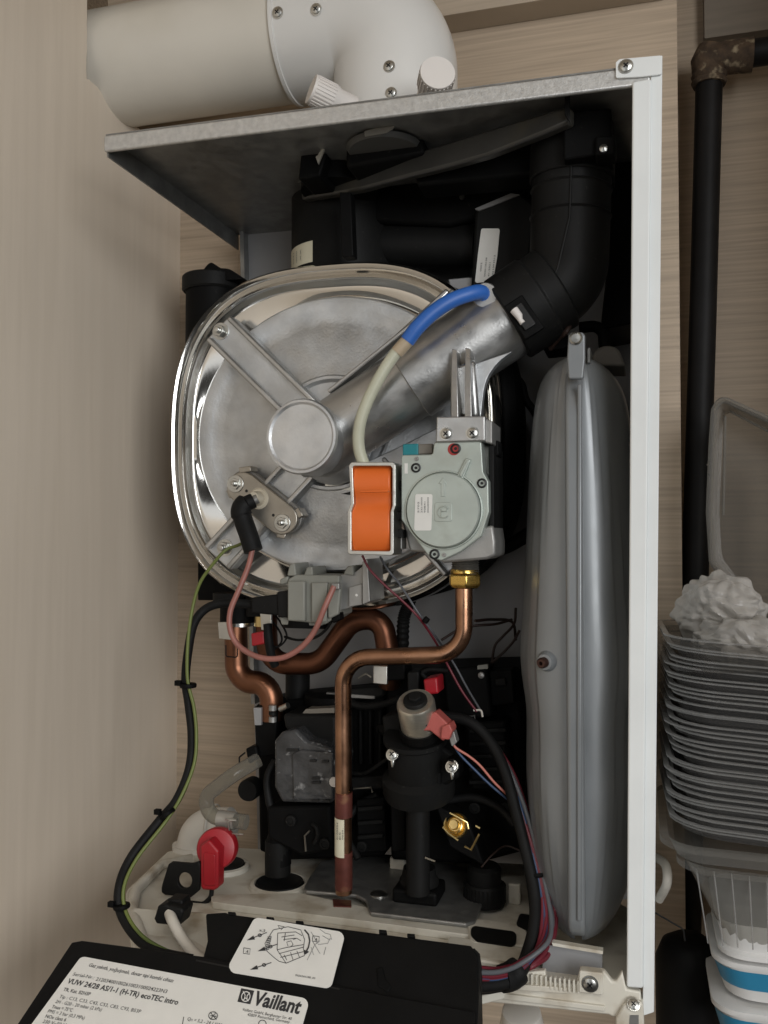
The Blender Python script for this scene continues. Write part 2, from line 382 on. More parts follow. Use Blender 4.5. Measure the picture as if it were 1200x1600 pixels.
prism(b2, [pa, pb, pb + V((.0, YR - .004, 0)), pa + V((.0, YR - .004, 0))], (-.0012, 0, 0)); P('side_sheet', b2, M['white_steel'], side)
b2 = nb(); pp(b2, rp([(962, 97), (968, 92), (1034, 86), (1034, 116), (1000, 120), (962, 122)], 3), -.0022, -.0004); P('corner_tab', b2, M['white_steel'], side, bev=.0004)
screw(W(978, 104, -.0022), FR, .0042, side)
bm = nb(); pp(bm, [(376, 338), (1000, 330), (1000, 1405), (405, 1405), (396, 1050)], YR, YR + .0012); rear = P('rear_panel', bm, M['rear_grey'], casing)
bm = nb(); lathe(bm, [(0, -.0012), (.0035, -.001), (.004, 0)], W(422, 354, YR), EY, 20); P('rivet', bm, M['rear_grey'], rear)
bm = nb(); pp(bm, [(374, 344), (380, 344), (398, 1100), (392, 1100)], YR - .012, YR - .0002); P('edge_fold', bm, M['galv'], rear)

# ================================================================== BASE TRAY
ZF = W(435, 1384, .13).z              # tray floor
tray = T('base_tray', 'stained cream plastic base tray under the pipes and pump', 'base tray', W(600, 1560, .1))
bm = nb()
fl = rp([(196, 1392), (262, 1330), (330, 1322), (860, 1352), (985, 1420), (985, 1500), (740, 1560), (300, 1520), (205, 1475)], 14)
prism(bm, [WZ(x, y, ZF) for x, y in fl], (0, 0, -.006)); P('floor', bm, M['tray'], tray, bev=.001)
def zp(pts, z0, h, name, m, parent, bev=.0008, seg=2, label=None):
    bm = nb(); prism(bm, [WZ(x, y, z0) for x, y in pts], (0, 0, h)); return P(name, bm, M[m], parent, label, bev=bev, seg=seg)
# front wall seen right of the control box, with its cut-outs
bm = nb(); pp(bm, [(690, 1490), (818, 1512), (822, 1520), (852, 1517), (854, 1534), (900, 1539), (906, 1514), (944, 1518), (956, 1534), (963, 1534), (972, 1519), (979, 1546), (1001, 1550), (1004, 1594), (958, 1590), (951, 1586), (760, 1566), (690, 1556)], -.002, .004)
fw = P('front_wall', bm, M['tray'], tray, bev=.0012)
for i in range(11):
    bm = nb(); x = 829 + i * 7.3; pp(bm, rp([(x, 1523 + i), (x + 3.4, 1523.4 + i), (x + 3.4, 1543 + i), (x, 1542.6 + i)], 1), -.0045, -.001); P('comb_rib', bm, M['tray'], fw, bev=.0004)
bm = nb(); pp(bm, rp([(905, 1517), (942, 1521), (942, 1556), (904, 1551)], 3), -.0055, .002); bs = P('screw_boss', bm, M['tray'], fw, bev=.0008)
screw(W(922, 1537, -.0055), FR, .0046, fw)
bm = nb(); pp(bm, rp([(745, 1548), (945, 1573), (945, 1581), (745, 1557)], 2), -.0045, -.001); P('lower_ridge', bm, M['tray'], fw, bev=.0006)
bm = nb(); pp(bm, [(850, 1476), (941, 1489), (941, 1545), (846, 1540)], .018, .0195); P('zinc_plate', bm, M['rear_grey'], tray)
bm = nb(); pp(bm, [(862, 1473), (942, 1486), (942, 1491), (864, 1478)], .012, .018); P('plate_edge', bm, M['tray'], tray)
bm = nb(); pp(bm, rp([(975, 1570), (1005, 1566), (1008, 1640), (958, 1640), (962, 1592)], 6), -.006, .012); bf = P('bracket_foot', bm, M['tray'], tray, bev=.0012)
screw(W(990, 1569, -.006), (0, -.8, .6), .0036, bf)
bm = nb(); pp(bm, [(984, 1586), (998, 1586), (998, 1640), (980, 1640)], -.0062, -.004); P('slot', bm, M['alu_dark'], bf)
# raised inner kerb, wells and slots
zp(rp([(470, 1406), (590, 1432), (760, 1462), (758, 1476), (580, 1452), (330, 1420), (330, 1408)], 5), ZF, .006, 'kerb', 'tray', tray, .0015, 3)
zp(rp([(700, 1470), (820, 1490), (900, 1500), (985, 1500), (985, 1560), (700, 1540)], 5), ZF + .003, .004, 'ledge', 'tray', tray, .0015, 3)
for c, rx, ry in (((437, 1386), 36, 22), ((352, 1357), 30, 22)):
    g = nb(); o = WZ(c[0], c[1], ZF); lathe(g, [(rx * .55 * S(c[0], .13), .0005), (rx * S(c[0], .13) * .9, .003), (rx * S(c[0], .13), .0055), (rx * S(c[0], .13) * 1.06, .002), (rx * S(c[0], .13) * 1.06, 0)], o, EZ, 40)
    P('grommet', g, M['rubber'], tray)
    rg = nb(); R0 = rx * S(c[0], .13); lathe(rg, [(R0 * 1.05, 0), (R0 * 1.3, 0), (R0 * 1.25, .004), (R0 * 1.1, .005), (R0 * 1.05, .0025)], o, EZ, 40, False); P('raised_collar', rg, M['tray'], tray)
for pts in (rp([(737, 1447), (808, 1457), (806, 1476), (800, 1480), (745, 1472), (735, 1462)], 9), rp([(812, 1428), (842, 1432), (842, 1450), (830, 1458), (806, 1446)], 5)):
    zp(pts, ZF + .0075, .0006, 'slot', 'cap_hole', tray, 0)
zp(rp([(728, 1440), (822, 1452), (826, 1486), (735, 1480)], 9), ZF + .0035, .0038, 'slot_collar', 'tray', tray, .0012)
def post(px, py, h, wpx, y):
    bm = nb(); o = WZ(px, py, ZF); s = wpx * S(px, y) / 2; obox(bm, o + EZ * h / 2, EX * s, EY * s * .6, EZ * h / 2); P('post', bm, M['tray'], tray, bev=.0012)
post(622, 1372, .020, 24, .15); post(804, 1412, .018, 19, .12); post(560, 1352, .006, 60, .18)
# left end of the tray: raised rim, bright inner cheek
bm = nb(); prism(bm, [WZ(205, 1415, ZF + .012), WZ(335, 1425, ZF + .010), WZ(330, 1500, ZF - .002), WZ(262, 1500, ZF - .01), WZ(222, 1465, ZF - .002)], (0, 0, -.012)); P('left_cheek', bm, M['tray'], tray, bev=.003, seg=3)
bm = nb(); tube(bm, [WZ(x, y, ZF + .004) for x, y in ((300, 1342), (250, 1352), (212, 1392), (206, 1420), (222, 1470), (262, 1505))], .005, 10); P('left_rim', bm, M['tray'], tray)
bm = nb(); pp(bm, rp([(222, 1392), (238, 1378), (254, 1386), (252, 1402)], 2), .135, .145); P('rusty_tab', bm, M['rust'], tray, 'rust stained tab on the left end')

# ================================================================== HEAT EXCHANGER + BURNER DOOR
N_ = 120
def sell(c, a, b, n, y):
    out = []
    for i in range(N_):
        t = 2 * math.pi * i / N_; co, si = math.cos(t), math.sin(t)
        out.append(V((c.x + a * math.copysign(abs(co) ** (2 / n), co), y, c.z + b * math.copysign(abs(si) ** (2 / n), si))))
    return out
YD = .118
dc = W(521, 681, YD); da = (W(781, 680, YD).x - W(262, 680, YD).x) / 2; db = (W(521, 407, YD).z - W(521, 955, YD).z) / 2
dc = V(((W(781, 680, YD).x + W(262, 680, YD).x) / 2, YD, (W(521, 407, YD).z + W(521, 955, YD).z) / 2))
hx = nb(); hc = dc + V((.012, 0, 0))
loft(hx, [sell(hc, da * .93, db * .95, 2.8, .150), sell(hc, da * .985, db * .97, 2.8, .156), sell(hc, da * .985, db * .97, 2.8, .225), sell(hc, da * .8, db * .8, 2.5, .236)])
P('heat_exchanger', hx, M['black'], None, 'black rounded heat exchanger body behind the polished burner door', 'heat exchanger')
door = T('burner_door', 'polished steel burner door with cast round plate held by four arms', 'burner door', W(521, 955, YD))
k = .80
prof = [(0, .152), (-.0004, .130), (.0012, .123), (.0048, .1185), (.0085, .1200), (.0112, .1245), (.0130, .1262), (.0148, .1238), (.0185, .1205), (.0215, .1228), (.0232, .1285), (.0262, .1302)]
bm = nb(); loft(bm, [sell(dc, da - d * k, db - d * k, 2.72, y) for d, y in prof], False)
P('rim', bm, M['steel'], door, ang=60)
YP = .121
pc = W(531, 677, YP); pr = (W(531, 459, YP).z - W(531, 893, YP).z) / 2; pk = (W(754, 677, YP).x - W(308, 677, YP).x) / 2 / pr; pc = W(531, 677, YP); pc.x = (W(754, 677, YP).x + W(308, 677, YP).x) / 2
bm = nb(); loft(bm, [sell(dc, da - .0262 * k, db - .0262 * k, 2.72, .1302), sell(dc, da - .03 * k, db - .03 * k, 2.70, .1307), sell(pc, (pr + .0035) * pk, pr + .0035, 2, .1345), sell(pc, (pr + .001) * pk, pr + .001, 2, .1330), sell(pc, pr * pk - .003, pr - .003, 2, .1330)], False)
P('band', bm, M['steel'], door, ang=40)
bm = nb(); loft(bm, [sell(pc, r * pk, r, 2, y) for r, y in ((pr - .0005, .1340), (pr - .0008, .1225), (pr - .0025, .1208), (pr - .011, .1202), (pr - .014, .1212), (pr - .024, .1222), (pr - .027, .1212), (.062, .1165), (.053, .1150), (.0515, .1138), (.049, .1138), (.0478, .1150), (.046, .1165), (.012, .1165))], True)
P('cast_plate', bm, M['alu'], door, ang=25)
def arm(a, b, h, y, nut=None, rib=True, lab=None):
    bm = nb(); pp(bm, bar_px(a, b, h), y, .1205); ar = P('arm', bm, M['alu'], door, lab, bev=.0015)
    A, B = V(a), V(b); d = (B - A).normalized(); q = V((-d.y, d.x))
    if rib:
        for s in (-1, 1):
            rb = nb(); pp(rb, bar_px(tuple(A + q * s * (h - 4)), tuple(B + q * s * (h - 4)), 4.5), y - .006, .1205); P('flange', rb, M['alu_pipe'], ar, bev=.0016)
    if nut:
        o = W(nut[0], nut[1], y); r = 10 * S(nut[0], y)
        lathe_b = nb(); lathe(lathe_b, [(0, 0), (r * 1.35, 0), (r * 1.35, .0012)], o + V((0, -.0012, 0)), EY, 24); P('washer', lathe_b, M['steel_bright'], ar)
        nbm = nb(); lathe(nbm, [(r, -.006), (r, -.0012)], o, EY, 6); lathe(nbm, [(0, -.0105), (r * .5, -.010), (r * .55, -.006)], o, EY, 16); P('nut', nbm, M['steel_bright'], ar, bev=.0006)
    return ar
arm((340, 512), (486, 656), 27, .1085, (345, 518), lab='upper left arm with a nut at its tip')
arm((338, 872), (478, 720), 27, .1095, (352, 856), lab='lower left arm under the electrode plate')
arm((715, 470), (560, 612), 27, .1095)
arm((714, 884), (580, 730), 27, .1095)
for a in (bar_px((502, 746), (545, 757), 6), bar_px((512, 764), (560, 770), 5)):
    bm = nb(); pp(bm, a, .1155, .1162); P('sight_slot', bm, M['cap_hole'], door)
bm = nb(); pp(bm, bar_px((508, 757), (552, 763), 4), .1145, .1165); P('sight_glass', bm, M['steel_bright'], door)

# ================================================================== MIXING PIPE
yh = .052
pipe = T('mixing_pipe', 'cast aluminium air and gas pipe running from hub on burner door to black collar', 'mixing pipe', W(540, 745, .07))
hubc = W(471, 682, .03); hr = 60 * S(471, .03)
bm = nb(); lathe(bm, [(0, -.0004), (hr * .84, 0), (hr * .90, -.0016), (hr * .96, -.0014), (hr, .001), (hr * .99, .006), (hr * .96, .03), (hr * 1.0, .05), (hr * 1.12, .082)], hubc, EY, 64)
P('hub', bm, M['alu_hub'], pipe, ang=30)
A, B = W(505, 690, .071), W(812, 487, .086)
d = (B - A).normalized(); L_ = (B - A).length
bm = nb(); r1 = 58 * S(640, .075)
lathe(bm, [(r1 * .55, -.03), (r1 * .92, -.012), (r1 * .97, .0), (r1 * .985, L_ * .44), (r1 * 1.0, L_ * .45), (r1 * 1.045, L_ * .455), (r1 * 1.03, L_ * .62), (r1 * 1.05, L_)], A, d, 72)
P('tube', bm, M['alu_pipe'], pipe, ang=30)
# casting parting ridge along the upper side
bm = nb(); pp(bm, bar_px((512, 612), (674, 481), 3.2), .062, .075); P('parting_ridge', bm, M['alu_pipe'], pipe, bev=.0012)
bm = nb(); pp(bm, [(545, 735), (640, 690), (700, 660), (690, 720), (560, 800)], .104, .110); P('web_plate', bm, M['alu'], pipe, bev=.0008)
# valve saddle with fins
for x0, x1, yt in ((706, 714, 545), (727, 735, 543)):
    bm = nb(); a = [W(x0, yt, .040), W(x1, yt + 2, .040), W(x1 + 2, 652, .028), W(x0 - 1, 652, .028)]
    prism(bm, a, (0, .045, 0)); P('fin', bm, M['alu_pipe'], pipe, bev=.0005)
bm = nb(); pp(bm, [(703, 575), (742, 560), (748, 652), (703, 652)], .044, .075); P('neck', bm, M['alu_pipe'], pipe, bev=.003)
cv = [(744, 568)] + [(q.x, q.y) for q in spl([V((800, 549, 0)), V((775, 570, 0)), V((758, 600, 0)), V((751, 652, 0))], 6)] + [(744, 652)]
bm = nb(); pp(bm, cv, .052, .060); P('gusset', bm, M['alu'], pipe, bev=.0008)
bm = nb(); pp(bm, rp([(682, 651), (758, 650), (758, 689), (681, 691)], 2), .027, .075); P('saddle_block', bm, M['alu_pipe'], pipe, bev=.0018)
bm = nb(); pp(bm, rp([(755, 652), (769, 658), (769, 694), (755, 690)], 2), .032, .075); P('saddle_side', bm, M['alu_dark'], pipe, bev=.0012)
for x, y in ((697, 678), (738, 677)): screw(W(x, y, .027), FR, 8.6 * S(x, .027), pipe)

# pressure hose
hose = T('pressure_hose', 'thin hose, blue at upper end and cloudy white below, crossing aluminium pipe', 'hose', W(560, 715, .03))
cl = spx([(572, 735, .040), (561, 700, .036), (562, 665, .033), (573, 630, .032), (592, 592, .032), (612, 560, .033), (630, 538, .034)], 8)
bm = nb(); tube(bm, cl, 9.6 * S(590, .032), 16); P('clear_tube', bm, M['silicone'], hose)
bm = nb(); tube(bm, spx([(620, 551, .0335), (638, 531, .034)], 4), 11 * S(620, .032), 16); P('tube_end', bm, M['sil_end'], hose)
bm = nb(); tube(bm, spx([(636, 533, .034), (652, 512, .034), (676, 489, .036), (705, 470, .040), (735, 459, .046), (752, 457, .053), (757, 466, .060)], 8), 12.2 * S(690, .036), 16); P('blue_sleeve', bm, M['blue'], hose)
bm = nb(); lathe(bm, [(.0095, -.002), (.0105, 0), (.0105, .004)], W(758, 462, .056), EY, 24); P('spigot', bm, M['alu_pipe'], hose)

# ================================================================== GAS VALVE
gv = T('gas_valve', 'gas valve with pale green zinc cover and orange coil', 'gas valve', W(690, 880, .06))
bm = nb(); pp(bm, [(634, 700), (770, 694), (775, 862), (768, 873), (640, 862), (624, 800)], .046, .088); P('body', bm, M['alu_dark'], gv, bev=.002)
bm = nb(); pp(bm, [(682, 845), (770, 820), (774, 846), (774, 868), (760, 874), (690, 880)], .036, .088); P('lower_body', bm, M['alu_dark'], gv, bev=.002)
bm = nb(); pp(bm, rp([(627, 711), (676, 710), (678, 691), (752, 689), (755, 737), (763, 752), (764, 800), (752, 838), (720, 862), (690, 876), (672, 872), (646, 838), (627, 812)], 4), .030, .0465)
pl = P('cover_plate', bm, M['valve_zinc'], gv, bev=.001)
c0 = W(693, 797, .030); cr = 63 * S(693, .03)
bm = nb(); lathe(bm, [(cr, .0008), (cr * .985, -.0014), (cr * .955, -.0016), (cr * .94, -.0002), (cr * .93, -.0030), (cr * .90, -.0042), (0, -.0044)], c0, EY, 72); P('diaphragm_cover', bm, M['valve_zinc'], gv, ang=25)
bm = nb(); pp(bm, rp([(712, 746), (728, 715), (736, 718), (722, 752)], 3), .0272, .031); P('bead', bm, M['valve_zinc'], pl, bev=.0008)
bm = nb(); pp(bm, rp([(717, 742), (729, 719), (733, 720), (721, 746)], 1.5), .0262, .0275); P('bead_core', bm, M['valve_zinc'], pl, bev=.0005)
yc = .030 - .0044
for pts in ([(692, 746), (698, 756), (695, 756), (695, 776), (689, 776), (689, 756), (685, 756)],):
    bm = nb(); pp(bm, pts, yc - .0004, yc + .0004); P('arrow_emboss', bm, M['valve_zinc'], gv, bev=.0003)
bm = nb(); pp(bm, rp([(679, 785), (706, 785), (706, 815), (679, 815)], 4), yc - .0005, yc + .0004); em = P('emblem', bm, M['valve_zinc'], gv, bev=.0003)
bm = nb()
tube(bm, [W(693 + 9.5 * math.cos(a), 800 + 9.5 * math.sin(a), yc - .0005) for a in [i * .25 for i in range(3, 24)]], .0006, 6)
P('emblem_ring', bm, M['valve_zinc'], em)
bm = nb(); tube(bm, [W(x, y, yc - .0005) for x, y in ((689, 806), (689, 792), (698, 792), (698, 799), (690, 799))], .0006, 6); P('emblem_letter', bm, M['valve_zinc'], em)
for x, y, r in ((650, 731, 7.5), (712, 701, 8), (753, 755, 7.5), (679, 866, 8)):
    o = W(x, y, .030); r *= S(x, .03); bm = nb(); lathe(bm, [(r * 1.05, .0002), (r, -.0012), (r * .7, -.0016), (r * .6, .0004), (0, .0005)], o, EY, 24)
    lathe(bm, [(r * .34, -.0005), (r * .34, .0004)], o, EY, 6)
    P('torx_screw', bm, M['cap_hole'], gv)
bm = nb(); pp(bm, ell((709, 702), 9.5, 9.5), .0296, .0305); P('seal_paint', bm, M['red_seal'], gv, 'red lacquer round the top screw')
for x, y in ((651, 717), (694, 867)):
    bm = nb(); r = 3.6 * S(x, .03); lathe(bm, [(r, 0), (r * .9, -.001), (r * .3, -.001), (0, -.0004)], W(x, y, .030), EY, 16); P('plug_pin', bm, M['alu_dark'], gv)
bm = nb(); pp(bm, [(632, 724), (637, 724), (637, 740), (632, 740)], .0294, .0302); P('stamp', bm, M['paper'], gv)
bm = nb(); pp(bm, rp([(629, 694), (653, 693), (653, 711), (629, 712)], 1.5), .042, .065); P('teal_plug', bm, M['teal'], gv, bev=.0008)
bm = nb(); pp(bm, rp([(652, 694), (676, 693), (676, 709), (652, 710)], 1.5), .044, .065); P('smoked_plug', bm, M['smoke'], gv, bev=.0008)
bm = nb(); pp(bm, [(763, 694), (772, 696), (772, 862), (764, 862)], .040, .088); P('black_cover', bm, M['black_soft'], gv, bev=.001)
bm = nb(); obox(bm, W(776, 702, .06), EX * .003, EY * .01, EZ * .006); P('side_pin', bm, M['black'], gv, bev=.001)
lb = nb(); pp(lb, rp([(649, 772), (676, 772), (674, 829), (647, 829)], 3), yc - .00045, yc - .0001); lab = P('label', lb, M['paper'], gv)
for i, (wd, s) in enumerate(((0, '5702'), (0, '23210000'), (0, '90841'), (0, '0020000')),):
    txt(s, W(655 + i * 5.0, 801, yc - .0006), EZ, -EX, (17 if i in (0, 2) else 24) * S(655, yc), M['ink'], lab, h=2.6 * S(655, yc))
# orange coil, two round lobes lying side by side
xa, xb = W(551, 790, .03).x, W(612, 790, .03).x
bm = nb(); prof = []
zc1, zc2 = W(582, 755, .035).z, W(582, 821, .035).z; ra, rb = 30 * S(582, .035), 43 * S(582, .035)
for i in range(13): a = math.radians(90 - 10 + i * -0 ) ; 
up = [(-ra * .72 * math.cos(math.radians(t)), zc1 + ra * math.sin(math.radians(t))) for t in range(88, -46, -11)]
dn = [(-rb * .55 * math.cos(math.radians(t)), zc2 + rb * math.sin(math.radians(t))) for t in range(50, -90, -11)]
pts = [(.012, zc1 + ra)] + up + dn + [(.012, zc2 - rb)]
yb_ = .036
prism(bm, [V((xa, yb_ + a, b)) for a, b in pts], (xb - xa, 0, 0)); P('coil', bm, M['orange'], gv, bev=.0012, ang=30)
bm = nb(); obox(bm, W(586, 768, .012), EX * .011, EY * .003, EZ * .0006); P('coil_rib', bm, M['orange'], gv, bev=.0004)
# bent steel yoke round the coil: a strip following a closed outline
out = rp([(545, 727), (549, 722), (615, 722), (618, 727), (618, 790), (615, 800), (615, 868), (543, 866), (543, 800), (548, 785)], 4)
inn = rp([(551, 732), (553, 728), (610, 728), (613, 732), (613, 790), (610, 800), (610, 861), (549, 860), (549, 800), (553, 787)], 3)
bm = nb(); rings = []
po = [W(x, y, .0225) for x, y in out]; pi_ = [W(x, y, .0225) for x, y in inn]
m_ = min(len(po), len(pi_)); dy = V((0, .026, 0))
vs = [[bm.verts.new(p) for p in r] for r in (po[:m_], pi_[:m_], [p + dy for p in pi_[:m_]], [p + dy for p in po[:m_]])]
for a, b in ((0, 1), (1, 2), (2, 3), (3, 0)):
    for i in range(m_): bm.faces.new((vs[a][i], vs[a][(i + 1) % m_], vs[b][(i + 1) % m_], vs[b][i]))
P('coil_yoke', bm, M['steel_bright'], gv, bev=.0005)
bm = nb(); pp(bm, [(556, 732), (609, 732), (607, 857), (552, 857)], .040, .0475); P('coil_back', bm, M['black'], gv)
for y in (752, 800, 828):
    bm = nb(); pp(bm, rp([(616, y), (629, y - 1), (629, y + 12), (616, y + 13)], 1), .036, .05); P('coil_link', bm, M['black_soft'], gv, bev=.0006)
bm = nb(); pp(bm, rp([(612, 835), (628, 833), (628, 858), (614, 858)], 1), .045, .06); P('link_plate', bm, M['alu_dark'], gv, bev=.0006)
# threaded outlet
bm = nb(); o = W(727, 872, .068); r = 22 * S(727, .068); prf = []
for i in range(8): prf += [(r, .0018 * i), (r * .9, .0018 * i + .0009)]
lathe(bm, prf, o, -EZ, 32); P('thread', bm, M['thread'], gv)

# ================================================================== GAS PIPE
gp = T('gas_pipe', 'bright copper gas pipe bending left from brass nut below gas valve and down to tray', 'gas pipe', W(538, 1395, .08))
yg = .068
path = [W(725, 905, yg), W(725, 1022, yg), W(536, 1028, yg), W(537, 1395, yg + .01)]
bm = nb(); tube(bm, fil(path, .024, 12), 13.2 * S(640, yg), 24); P('pipe', bm, M['copper'], gp, ang=60)
bm = nb(); o = W(726, 893, yg); r = 27 * S(726, yg)
lathe(bm, [(r * .8, 0), (r, .003), (r, .0105), (r * .8, .0135)], o, -EZ, 6); P('brass_nut', bm, M['brass'], gp, bev=.001)
bm = nb(); lathe(bm, [(r * .78, -.002), (r * .83, 0), (r * .83, .0012)], o, -EZ, 24); P('nut_collar', bm, M['brass'], gp)
bm = nb(); r = 13.7 * S(538, yg); tube(bm, [W(537, 1238, yg + .005), W(537, 1275, yg + .006)], r, 24); P('red_paint_band', bm, M['copper_red'], gp)
bm = nb(); tube(bm, [W(537, 1330, yg + .0082), W(537, 1388, yg + .0098)], r * 1.01, 24); P('tarnished_foot', bm, M['copper_red'], gp)
bm = nb(); lathe(bm, [(.019, 0), (.019, .004), (.0165, .005)], WZ(540, 1392, ZF + .004), EZ, 6); P('base_nut', bm, M['alu_dark'], gp, bev=.0008)
# label wrapped on the pipe
def wrap(axis_o, axis_d, r, a0, a1, h0, h1, m, parent, front, n=10, name='label'):
    d = V(axis_d).normalized(); u = V(front) - d * V(front).dot(d); u.normalize(); v = d.cross(u); bm = nb(); g = []
    for i in range(n + 1):
        a = a0 + (a1 - a0) * i / n; q = u * math.cos(a) + v * math.sin(a)
        g.append((V(axis_o) + q * r + d * h0, V(axis_o) + q * r + d * h1, q))
    loft(bm, [[p, p2, p2 - q * .0003, p - q * .0003] for p, p2, q in g]); return P(name, bm, M[m], parent)
p0, p1 = W(537, 1335, yg + .0085), W(537, 1276, yg + .0065)
lab = wrap(p0, p1 - p0, 14.2 * S(537, yg), -.95, .55, 0, (p1 - p0).length, 'paper_old', gp, (-.17, -1, 0))
for i, s in enumerate(('0100404', 'ES1B', '0020186')):
    txt(s, W(528 + i * 4.2, 1312, yg - .0005), EZ, -EX, 26 * S(528, yg), M['ink'], lab, h=2.2 * S(528, yg))
# ================================================================== UPPER BLACK PARTS
def cylz(bm, px, y0, y1, wpx, Y, n=40, m=0, rr=None):
    """upright cylinder seen between rows y0 and y1, wpx pixels wide, axis in plane Y"""
    a, b = W(px, y1, Y), W(px, y0, Y); r = wpx / 2 * S(px, Y)
    lathe(bm, [(r, 0), (r, b.z - a.z)], V((a.x, Y, a.z)), EZ, n, mi=m); return a, r
so = T('flue_socket', 'black flue socket with small cream label rising behind burner door', 'flue socket', W(545, 420, .2))
bm = nb(); cylz(bm, 537, 285, 440, 164, .195, 56); P('sleeve', bm, M['black_soft'], so)
bm = nb(); a = W(530, 312, .195); r = 92 * S(530, .195); lathe(bm, [(r * .9, 0), (r, .004), (r, .018), (r * .93, .024), (r * .8, .026)], V((a.x + .003, .195, a.z)), (.0, -.04, 1), 56); P('collar', bm, M['black_soft'], so)
bm = nb(); cylz(bm, 530, 240, 300, 120, .13, 40); P('neck', bm, M['black'], so)
bm = nb(); pp(bm, [(530, 300), (548, 300), (552, 400), (534, 402)], .102, .115); P('rib', bm, M['black'], so, bev=.001)
bm = nb(); lathe(bm, [(.0022, 0), (.002, .001), (0, .0014)], W(468, 282, .135), (-.3, -1, .3), 12); P('pin', bm, M['steel_bright'], so)
o = W(537, 440, .195); rs = 82.5 * S(537, .195)
z0, z1 = W(475, 413, .15).z, W(475, 380, .15).z
lab = wrap(V((o.x, .195, z0)), EZ, rs, -1.25, -.28, 0, z1 - z0, 'paper_old', so, (0, -1, 0))
for i in range(4):
    txt(('0001', '2021', '0020', 'XX')[i], V((o.x, .195, z0)) + V((math.sin(-.98 + i * .14), -math.cos(-.98 + i * .14), 0)) * (rs + .0006) + EZ * .004, EZ, V((-math.cos(-.98 + i * .14), -math.sin(-.98 + i * .14), 0)), .011, M['ink'], lab, h=.0018)
ad = T('flue_adapter', 'grey collar of flue adapter under top panel with torn white sticker', 'flue adapter', W(600, 240, .165))
bm = nb(); a = W(600, 238, .078); r = 60 * S(600, .078); lathe(bm, [(r * .92, 0), (r, .004), (r, W(600, 152, 0).z - .003 - a.z)], V((a.x, .078, a.z)), EZ, 48); P('collar', bm, mat('dark grey plastic', (.075, .075, .07), .5), ad)
bm = nb(); pp(bm, [(569, 205), (592, 199), (592, 192), (610, 189), (618, 192), (614, 201), (604, 207), (570, 213)], .0455, .0465); P('sticker', bm, mat('torn sticker', (.32, .31, .28), .6), ad)
bm = nb(); pp(bm, [(496, 243), (508, 222), (508, 230), (497, 256), (493, 245)], .072, .074); P('torn_flap', bm, mat('cream flap', (.35, .33, .28), .6), ad)
bm = nb(); pp(bm, [(470, 236), (500, 226), (510, 240), (500, 275), (465, 280)], .080, .12); P('bracket', bm, M['black'], ad, bev=.002)
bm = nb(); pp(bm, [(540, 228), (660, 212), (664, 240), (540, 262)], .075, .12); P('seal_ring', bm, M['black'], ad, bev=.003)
# long dark cross member
bm = nb(); loft(bm, [[W(x, yt, Y), W(x, yb, Y), W(x, yb, Y) + V((.004, .010, 0)), W(x, yt, Y) + V((.004, .010, 0))] for x, yt, yb, Y in ((470, 284, 312, .135), (560, 262, 297, .105), (640, 240, 275, .082), (700, 222, 260, .070), (760, 203, 243, .058), (850, 176, 208, .040), (889, 165, 191, .032))])
P('cross_member', bm, mat('dark satin plastic', (.035, .034, .031), .34, var=.3, vs=25, col2=(.10, .085, .055), c2s=10, c2lo=.58, c2hi=.75), None, 'long dark sloping bar crossing below the top panel', 'cross bar', bev=.0025)  # tan second colour paints a warm reflection onto the bar
bm = nb(); pp(bm, [(882, 148), (890, 146), (890, 190), (882, 178)], .028, .0315); P('upright_tab', bm, M['black_soft'], None, 'short dark upright tab at right end of sloping bar', 'tab', bev=.0006)
# silencer boxes behind
ib = T('intake_box', 'black air intake box with white data label beside the black elbow', 'intake box', W(780, 450, .2))
bm = nb(); pp(bm, rp([(742, 330), (812, 300), (838, 320), (826, 430), (800, 455), (735, 455)], 6), .150, .215); P('housing', bm, M['black_soft'], ib, bev=.003)
bm = nb(); pp(bm, [(742, 326), (798, 302), (812, 304), (768, 322), (748, 329)], .1485, .152); P('top_label', bm, M['ink_grey'], ib)
lb = nb(); pp(lb, rp([(752, 357), (781, 357), (777, 400), (770, 440), (742, 442), (747, 395)], 3), .1488, .1505); lab = P('label', lb, M['paper'], ib)
for i, (s, wd) in enumerate((('0002', 14), ('0020135138', 30), ('41-2021', 22), ('1021093512', 34))):
    txt(s, W(752 + i * 6.2 + .0, 432 - (0 if i else 8), .1485), V((.11, 0, 1)), -EX, wd * S(752, .15), M['ink'], lab, h=2.4 * S(752, .15))
bm = nb(); pp(bm, rp([(560, 300), (720, 262), (830, 250), (836, 330), (745, 340), (700, 352), (560, 345)], 10), .165, .235); P('upper_housing', bm, M['black'], ib, bev=.004)
bm = nb(); lathe(bm, [(.0028, 0), (.0025, .001), (0, .0013)], W(722, 308, .163), FR, 12); P('rivet', bm, M['steel_bright'], ib)
bm = nb(); tube(bm, [W(590, 384, .19), W(745, 384, .19)], 34 * S(660, .19), 32); P('cross_duct', bm, M['black_soft'], ib)
bm = nb(); pp(bm, [(700, 436), (745, 432), (745, 452), (706, 458)], .16, .17); P('steel_tab', bm, M['rear_grey'], ib, bev=.001)
bm = nb(); pp(bm, rp([(650, 262), (760, 232), (884, 198), (880, 268), (650, 290)], 6), .098, .132); P('dark_filler_top', bm, M['black'], ib, bev=.004)  # added black block, stands in for the dark under the top panel

